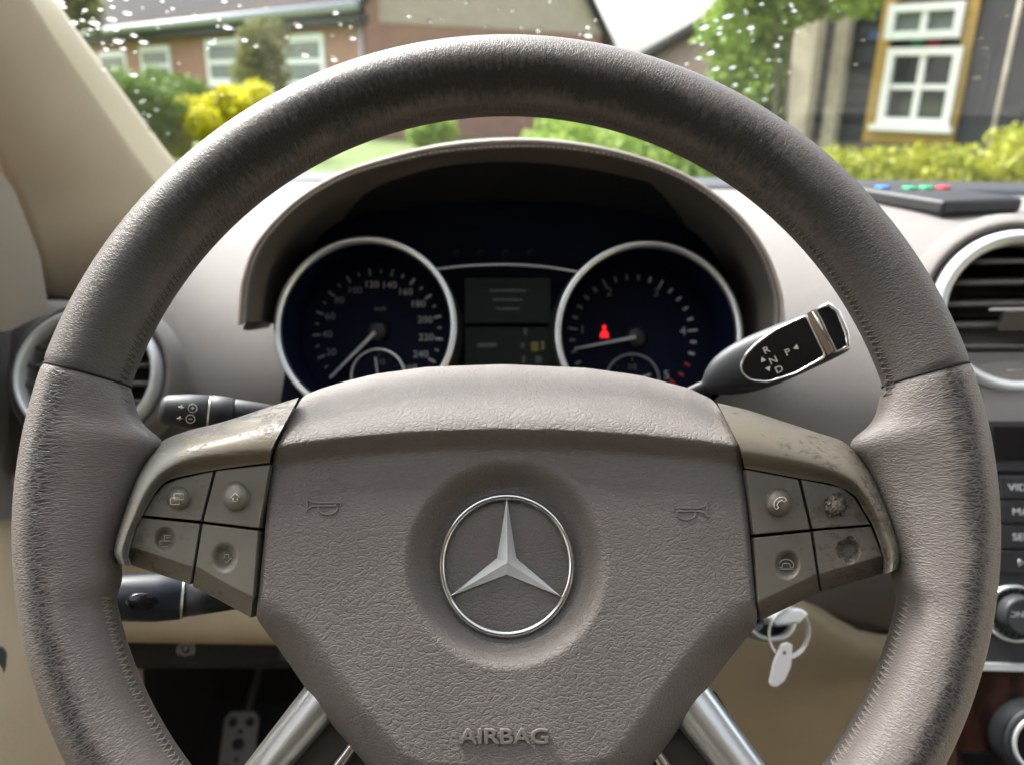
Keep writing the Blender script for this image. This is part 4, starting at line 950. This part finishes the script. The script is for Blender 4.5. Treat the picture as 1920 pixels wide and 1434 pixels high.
BIG = [(120, 15), (160, 22), (190, 20), (178, 42), (135, 45), (115, 5), (205, 0), (212, 12), (238, 25), (208, 35), (180, 55), (215, 57), (248, 67), (220, 75), (200, 90), (232, 92), (255, 100), (270, 80), (190, 125), (250, 140), (258, 173), (270, 192), (275, 215), (280, 243), (295, 207), (318, 252), (272, 227), (285, 148), (425, 52), (408, 52), (432, 55), (405, 73), (387, 90), (395, 80), (455, 70), (478, 88), (540, 70), (570, 98), (417, 180), (510, 170), (560, 45), (628, 25), (634, 45), (624, 68), (626, 108), (448, 12), (410, 33), (325, 18), (305, 2), (365, 30), (420, 3), (662, 75), (655, 50), (763, 33), (803, 40), (830, 36), (877, 5), (960, 17), (1030, 6), (1013, 59), (1105, 50), (1101, 68), (1085, 63), (912, 52), (1300, 15), (1320, 52), (1375, 30), (1365, 30), (1350, 60), (1388, 58), (1398, 22), (1300, 80), (1317, 85), (1358, 78), (1340, 40), (1413, 78), (1408, 52), (1455, 85), (1470, 38), (1492, 60), (1512, 62), (1485, 18), (1572, 22), (1437, 110), (1408, 130), (1417, 145), (1443, 142), (1448, 160), (1478, 133), (1462, 112), (1430, 185), (1377, 158), (1400, 165), (1620, 78), (1603, 120), (1840, 70), (1845, 95), (1855, 105), (1835, 145), (1840, 165), (1857, 180), (1885, 30), (1900, 20), (1830, 145), (1425, 5), (1552, 2), (1370, 128), (1340, 130), (1290, 120), (1310, 110), (1330, 100)]
for x, y in BIG: drop(x + random.uniform(-3, 3), y + random.uniform(-3, 3), 0.0017 + 0.0036 * random.random() ** 2, random.uniform(0.55, 1.25))
for _ in range(34): drop(random.uniform(120, 330), random.gauss(0, 1) * 20 + random.uniform(0, 250), random.uniform(0.001, 0.0024))
for _ in range(40): drop(random.uniform(150, 1900), random.uniform(-60, 240), random.uniform(0.0008, 0.0017))
for _ in range(12): drop(random.uniform(1290, 1500), random.uniform(-10, 190), random.uniform(0.0012, 0.0028))
tag(B("raindrops", (dV, dF), M['water'], smooth='edge', kind='stuff'), "clear raindrops scattered over the windscreen glass", "raindrops")

# ================================================================== OUTSIDE: HOUSES
def hframe(px, y_, px2, y2_):
    a = PY(px, 171, y_); b = PY(px2, 171, y2_); a.z = b.z = 0; U = (b - a).normalized(); N = U.cross(Vector((0, 0, 1))); return Frame(a, U, (0, 0, 1), N), (b - a).length
def window(fr, h, px0, py0, px1, py1, nx, ny, parent, fm, pane_m, bar=0.06, sill=True):
    a, b = fr.uv(px0, py1), fr.uv(px1, py0); u0, u1 = sorted((a[0], b[0])); v0_, v1 = sorted((a[1], b[1]))
    gs_ = [fbox(fr, u0, u1, v0_, v0_ + bar, -0.02, h), fbox(fr, u0, u1, v1 - bar, v1, -0.02, h), fbox(fr, u0, u0 + bar, v0_ + bar, v1 - bar, -0.02, h), fbox(fr, u1 - bar, u1, v0_ + bar, v1 - bar, -0.02, h)]
    for i in range(1, nx): c = u0 + (u1 - u0) * i / nx; gs_.append(fbox(fr, c - bar * .4, c + bar * .4, v0_ + bar, v1 - bar, -0.02, h * .8))
    for j in range(1, ny): c = v0_ + (v1 - v0_) * j / ny; gs_.append(fbox(fr, u0 + bar, u1 - bar, c - bar * .35, c + bar * .35, -0.02, h * .75))
    wn = B("window", merge(*gs_), fm, parent, smooth=False)
    for i in range(nx):
        for j in range(ny):
            B("pane", fbox(fr, u0 + (u1 - u0) * i / nx + bar * .4, u0 + (u1 - u0) * (i + 1) / nx - bar * .4, v0_ + (v1 - v0_) * j / ny + bar * .4, v0_ + (v1 - v0_) * (j + 1) / ny - bar * .4, 0.0, h * .3), pane_m[(i + j) % len(pane_m)] if isinstance(pane_m, list) else pane_m, wn, smooth=False)
    if sill: B("sill", fbox(fr, u0 - 0.05, u1 + 0.05, v0_ - 0.06, v0_ - 0.003, 0.0, h + 0.05), fm, wn, smooth=False)
    return wn
LH, ll = hframe(60, 47.0, 690, 25.0)
h1 = thing("brick_house", "low red brick house with grey tiled roof and white windows, far left", "house", frame=LH)
B("wall", fbox(LH, -6, ll, 0, 4.0, -9, 0), M['brick'], h1, smooth=False)
for r_ in ((195, 96, 236, 160), (272, 85, 318, 160), (394, 70, 460, 160), (536, 62, 608, 165)): window(LH, 0.06, *r_, 1, 2, h1, M['white'], M['panepale'], 0.22)
ev = LH.uv(690, 8)[1]; ev0 = LH.uv(150, 68)[1]; EH = (ev + ev0) / 2
sl_r = math.tan(R(38))
B("roof", ([LH.pt(-5, EH, 0.45), LH.pt(ll + 0.25, EH, 0.45), LH.pt(ll + 0.25, EH + 6.2 * sl_r, -5.75), LH.pt(-5, EH + 6.2 * sl_r, -5.75), LH.pt(-5, EH - 0.2, 0.45), LH.pt(ll + 0.25, EH - 0.2, 0.45), LH.pt(ll + 0.25, EH + 6.2 * sl_r - .2, -5.75), LH.pt(-5, EH + 6.2 * sl_r - .2, -5.75)], [(0, 1, 2, 3), (4, 7, 6, 5), (0, 4, 5, 1), (1, 5, 6, 2), (0, 3, 7, 4), (2, 6, 7, 3)]), M['tiles'], h1, smooth=False)
B("gutter", tube([LH.pt(-5, EH - 0.03, 0.52), LH.pt(ll + 0.3, EH - 0.03, 0.52)], 0.15, 10), M['zinc'], h1)
B("soffit_shade_strip", fbox(LH, -5, ll + 0.2, EH - 0.45, EH - 0.21, 0.005, 0.42), M['shade'], h1, smooth=False)  # dark strip below the gutter, the eave's shadow put into its colour
B("downpipe", tube([LH.pt(ll - 0.1, EH - 0.2, 0.1), LH.pt(ll - 0.1, 0, 0.1)], 0.05, 8), M['zinc'], h1)
GH, gl2 = hframe(690, 25.2, 1122, 29.0)
h2 = thing("gabled_house", "house gable of pale boards over red brick beside the open sky", "house", frame=GH)
gb = GH.uv(690, 42)[1]; ga = GH.uv(1128, 66)[1]
B("wall", fbox(GH, 0.05, gl2, 0, gb, -7, 0), M['brick'], h2, smooth=False)
apx = gl2 * 0.42
rise = (GH.uv(1096, 0)[1] - ga) / max(0.3, (gl2 - GH.uv(1096, 0)[0]))
top = ga + rise * (gl2 - apx)
B("gable", prism(GH, [(0.05, gb), (gl2, gb), (gl2, max(gb + .01, ga)), (apx, top), (0.05, top - rise * (apx - .05))], -7, 0.04), M['render'], h2, smooth=False)
for s_, uE in ((1, gl2 + 0.35), (-1, -0.1)):
    vE = top - rise * abs(uE - apx)
    B("roof", ([GH.pt(apx, top + 0.05, .35), GH.pt(uE, vE + 0.05, .35), GH.pt(uE, vE + .05, -7), GH.pt(apx, top + .05, -7), GH.pt(apx, top + .3, .35), GH.pt(uE, vE + 0.25, .35), GH.pt(uE, vE + .25, -7), GH.pt(apx, top + .3, -7)], [(0, 1, 2, 3), (4, 7, 6, 5), (0, 4, 5, 1), (1, 5, 6, 2), (2, 6, 7, 3), (0, 3, 7, 4)]), M['tiles'], h2, smooth=False)
RH, rl = hframe(1215, 38, 1500, 30)
h3 = thing("brown_house", "brown house with rising dark roof edge behind the bright green tree", "house", frame=RH)
b0, b1 = RH.uv(1222, 104), RH.uv(1398, 4)
sl3 = (b1[1] - b0[1]) / (b1[0] - b0[0])
B("wall", prism(RH, [(b0[0] + .2, 0), (rl + 3, 0), (rl + 3, b0[1] + sl3 * (rl + 3 - b0[0])), (b0[0] + .2, b0[1] + .2 * sl3 - 0.1)], -6, 0), M['brick2'], h3, smooth=False)
fr3 = Frame(RH.pt(b0[0], b0[1], 0), RH.U + RH.V * sl3, RH.V - RH.U * sl3, RH.N)
B("roof", fbox(fr3, -0.4, 14, -0.02, 0.25, -6, 0.3), M['tiles'], h3, smooth=False)
window(RH, 0.06, 1325, 25, 1372, 75, 2, 2, h3, M['white'], M['panepale'], 0.16)

# barn on the right
BF, blen = hframe(1500, 9.6, 1925, 8.0)
bn = thing("timber_barn", "dark boarded barn with ochre-edged white window and weathered posts", "barn", frame=BF)
z0_ = BF.uv(1700, 262)[1]
B("plinth", fbox(BF, 0.0, blen + 3, 0, 0.95, -4, 0.05), M['brick2'], bn, smooth=False)
wu0, wu1 = BF.uv(1630, 200)[0], BF.uv(1822, 100)[0]
B("wall", fbox(BF, 0.0, blen + 3, 0.95, 5, -4, -0.03), M['void'], bn, smooth=False)
pv = 0.95
k = 0
while pv < 4.2:                                   # lapped horizontal boards left of the window
    bh_ = random.uniform(0.17, 0.21)
    fr4 = Frame(BF.pt(0, pv, 0), BF.U, BF.V + BF.N * 0.12, BF.N)
    B("plank", fbox(fr4, 0.05, wu0 - 0.02, 0, bh_ - 0.012, -0.028, 0.012), M['dark_wood'], bn, smooth=False); pv += bh_ + 0.004
u = wu1 + 0.02
while u < blen + 2.5:                             # upright boards right of it
    bw = random.uniform(0.15, 0.2); B("plank", fbox(BF, u, u + bw - 0.006, 0.96, 4.3, -0.028, random.uniform(0.0, 0.02)), M['dark_wood'], bn, smooth=False); u += bw
wa_, wb_ = BF.uv(1640, 240), BF.uv(1826, -8)
B("window_surround", merge(fbox(BF, wu0, wu0 + 0.12, 0.96, 3.2, -0.02, 0.05), fbox(BF, wu1 - 0.10, wu1, 0.96, 3.2, -0.02, 0.05), fbox(BF, wu0 + 0.12, wu1 - 0.1, 0.96, BF.uv(1720, 236)[1], -0.02, 0.05), fbox(BF, wu0 + .12, wu1 - .1, BF.uv(1720, -2)[1], 3.2, -0.02, 0.05)), M['ochre'], bn, smooth=False)
window(BF, 0.09, 1648, 88, 1812, 233, 2, 2, bn, M['white'], [M['pane']], 0.075)
window(BF, 0.09, 1663, 2, 1817, 76, 2, 1, bn, M['white'], M['panepale'], 0.075, False)
for x0, x1, dep in ((1500, 1545, 0.35), (1560, 1585, 0.2)):
    a, b = BF.uv(x0, 200)[0], BF.uv(x1, 200)[0]; po = B("post", fbox(BF, a, b, 0, 4.2, dep - 0.16, dep), M['post'], bn, smooth=False); bez(po, 0.02)
gd = thing("garden_pole", "thin pale pole leaning against the dark barn boards", "pole", BF.pt(*[BF.uv(1880, 240)[0], 0, 0.15]))
B("shaft", tube([BF.pt(BF.uv(1876, 255)[0], 0.3, 0.25), BF.pt(BF.uv(1905, 60)[0], 2.4, 0.06)], 0.022, 8), M['post'], gd)

# ================================================================== OUTSIDE: PLANTS
def leaves(blobs, n_, size, flat=0.0):
    """many small leaf faces spread through the volumes of the blobs (x, y, z, rx, ry, rz)"""
    bl_ = np.array(blobs); vol = bl_[:, 3] * bl_[:, 4] * bl_[:, 5]; ix = rng.choice(len(bl_), n_, p=vol / vol.sum())
    d = rng.normal(size=(n_, 3)); d /= np.linalg.norm(d, axis=1)[:, None]; r_ = rng.uniform(0.35, 1.05, n_) ** 0.6
    c = bl_[ix, :3] + d * r_[:, None] * bl_[ix, 3:]
    c = c[c[:, 2] > 0.02]; n_ = len(c)
    a = rng.normal(size=(n_, 3)); a /= np.linalg.norm(a, axis=1)[:, None]; b = np.cross(a, rng.normal(size=(n_, 3))); b /= np.linalg.norm(b, axis=1)[:, None]
    s = size * rng.uniform(0.6, 1.4, n_)[:, None]
    V = np.stack([c - a * s, c + b * s * 0.45, c + a * s, c - b * s * 0.45], 1).reshape(-1, 3)
    return V, np.arange(n_ * 4).reshape(-1, 4)
def blobline(pts, n_, r_, jit):
    out = []
    for _ in range(n_):
        p = random.choice(pts); out.append((p[0] + random.gauss(0, jit), p[1] + random.gauss(0, jit), p[2] + random.gauss(0, jit * .6), r_ * random.uniform(.6, 1.2), r_ * random.uniform(.6, 1.2), r_ * random.uniform(.6, 1.2)))
    return out
def shrub(name, label, cat, pxs, y_, r_, n_, size, m, nb=16, jit=0.2, group=None, trunk=True):
    pts = [PY(x, y, y_) for x, y in pxs]; base = Vector((sum(p.x for p in pts) / len(pts), y_, 0))
    t = thing(name, label, cat, base, group=group or {'garden_shrub': 'shrubs in the front gardens', 'leafy_tree': 'trees beside the barn'}.get(name))
    bb = blobline(pts, nb, r_, jit)
    B("crown", leaves(bb, n_, size), m, t, smooth=False)
    B("trunk", merge(*[tube([base + Vector((random.uniform(-.08, .08), 0, 0)), base.lerp(Vector(b_[:3]), .55) + Vector((0, 0, -.1)), Vector(b_[:3])], [0.035 if trunk else .02, 0.02, 0.008], 6) for b_ in bb[:3]]), M['bark'], t)
    return t
# hedge along the drive
hg = thing("garden_hedge", "long clipped hedge of golden green leaves in front of the barn", "hedge", (3.0, 5.6, 0))
hb = []
for x in np.arange(0.03, 5.2, 0.16):
    for _ in range(3): 
        zz = random.uniform(0.3, 1.12); hb.append((x + random.uniform(-.1, .1), 5.6 - 0.18 * x + random.uniform(-.25, .25), zz, 0.26, 0.26, 0.24))
hbg = [b for b in hb if b[0] > 1.7]; hbn = [b for b in hb if b[0] <= 1.9]
B("golden_foliage", leaves(hbg, 42000, 0.03), M['leafgold'], hg, smooth=False)
B("green_foliage", leaves(hbn, 16000, 0.032), M['leafbright'], hg, smooth=False)
B("stems", merge(*[tube([Vector((b[0], b[1], 0)), Vector((b[0] + .05, b[1], b[2]))], [0.02, 0.008], 5) for b in hb[::3]]), M['bark'], hg)
shrub("yellow_bush", "round bush covered in bright yellow blossom in front of brick house", "bush", [(325, 230), (365, 205), (400, 185), (450, 205), (325, 250), (380, 250), (410, 225), (350, 215)], 16.0, 0.34, 9000, 0.075, M['bloom'], 30, .30, trunk=False)
shrub("garden_shrub", "green shrub left of the yellow blossom bush", "bush", [(245, 200), (285, 220), (235, 230), (265, 185), (300, 240)], 15.0, 0.45, 7000, 0.06, M['leaf'], 14, .22)
shrub("garden_shrub", "tall olive shrub before the house wall, behind yellow bush", "bush", [(490, 70), (500, 100), (495, 140), (510, 170), (480, 150)], 18.0, 0.45, 5200, 0.06, M['leafolive'], 12, .2)
shrub("garden_shrub", "low dark green shrub under the brick house windows", "bush", [(300, 175), (340, 170), (370, 175), (330, 185), (300, 190)], 20.0, 0.5, 6000, 0.06, M['leaf'], 14, .22)
shrub("garden_shrub", "small fresh green shrub beside the paved drive beyond the binnacle", "bush", [(790, 250), (825, 245), (810, 262)], 9.0, 0.16, 1800, 0.04, M['leafbright'], 8, .06, trunk=False)
shrub("leafy_tree", "bright green leafy tree standing left of the barn posts", "tree", [(1400, 60), (1450, 40), (1480, 90), (1440, 130), (1400, 150), (1480, 190), (1440, 210), (1390, 150), (1490, 30), (1390, 200)], 11.0, 0.45, 15000, 0.07, M['leafbright'], 30, .18)
shrub("leafy_tree", "tree with dark green branches hanging across the barn's top corner", "tree", [(1450, -40), (1510, -25), (1570, -20), (1410, -20), (1560, -60), (1600, -40)], 8.2, 0.24, 5000, 0.06, M['leafbright'], 22, .14)
shrub("roadside_tree", "small tree top rising behind the brick house roof", "tree", [(140, 15), (165, 25), (130, 0)], 34.0, 1.0, 1500, 0.2, M['leafolive'], 8, .6)
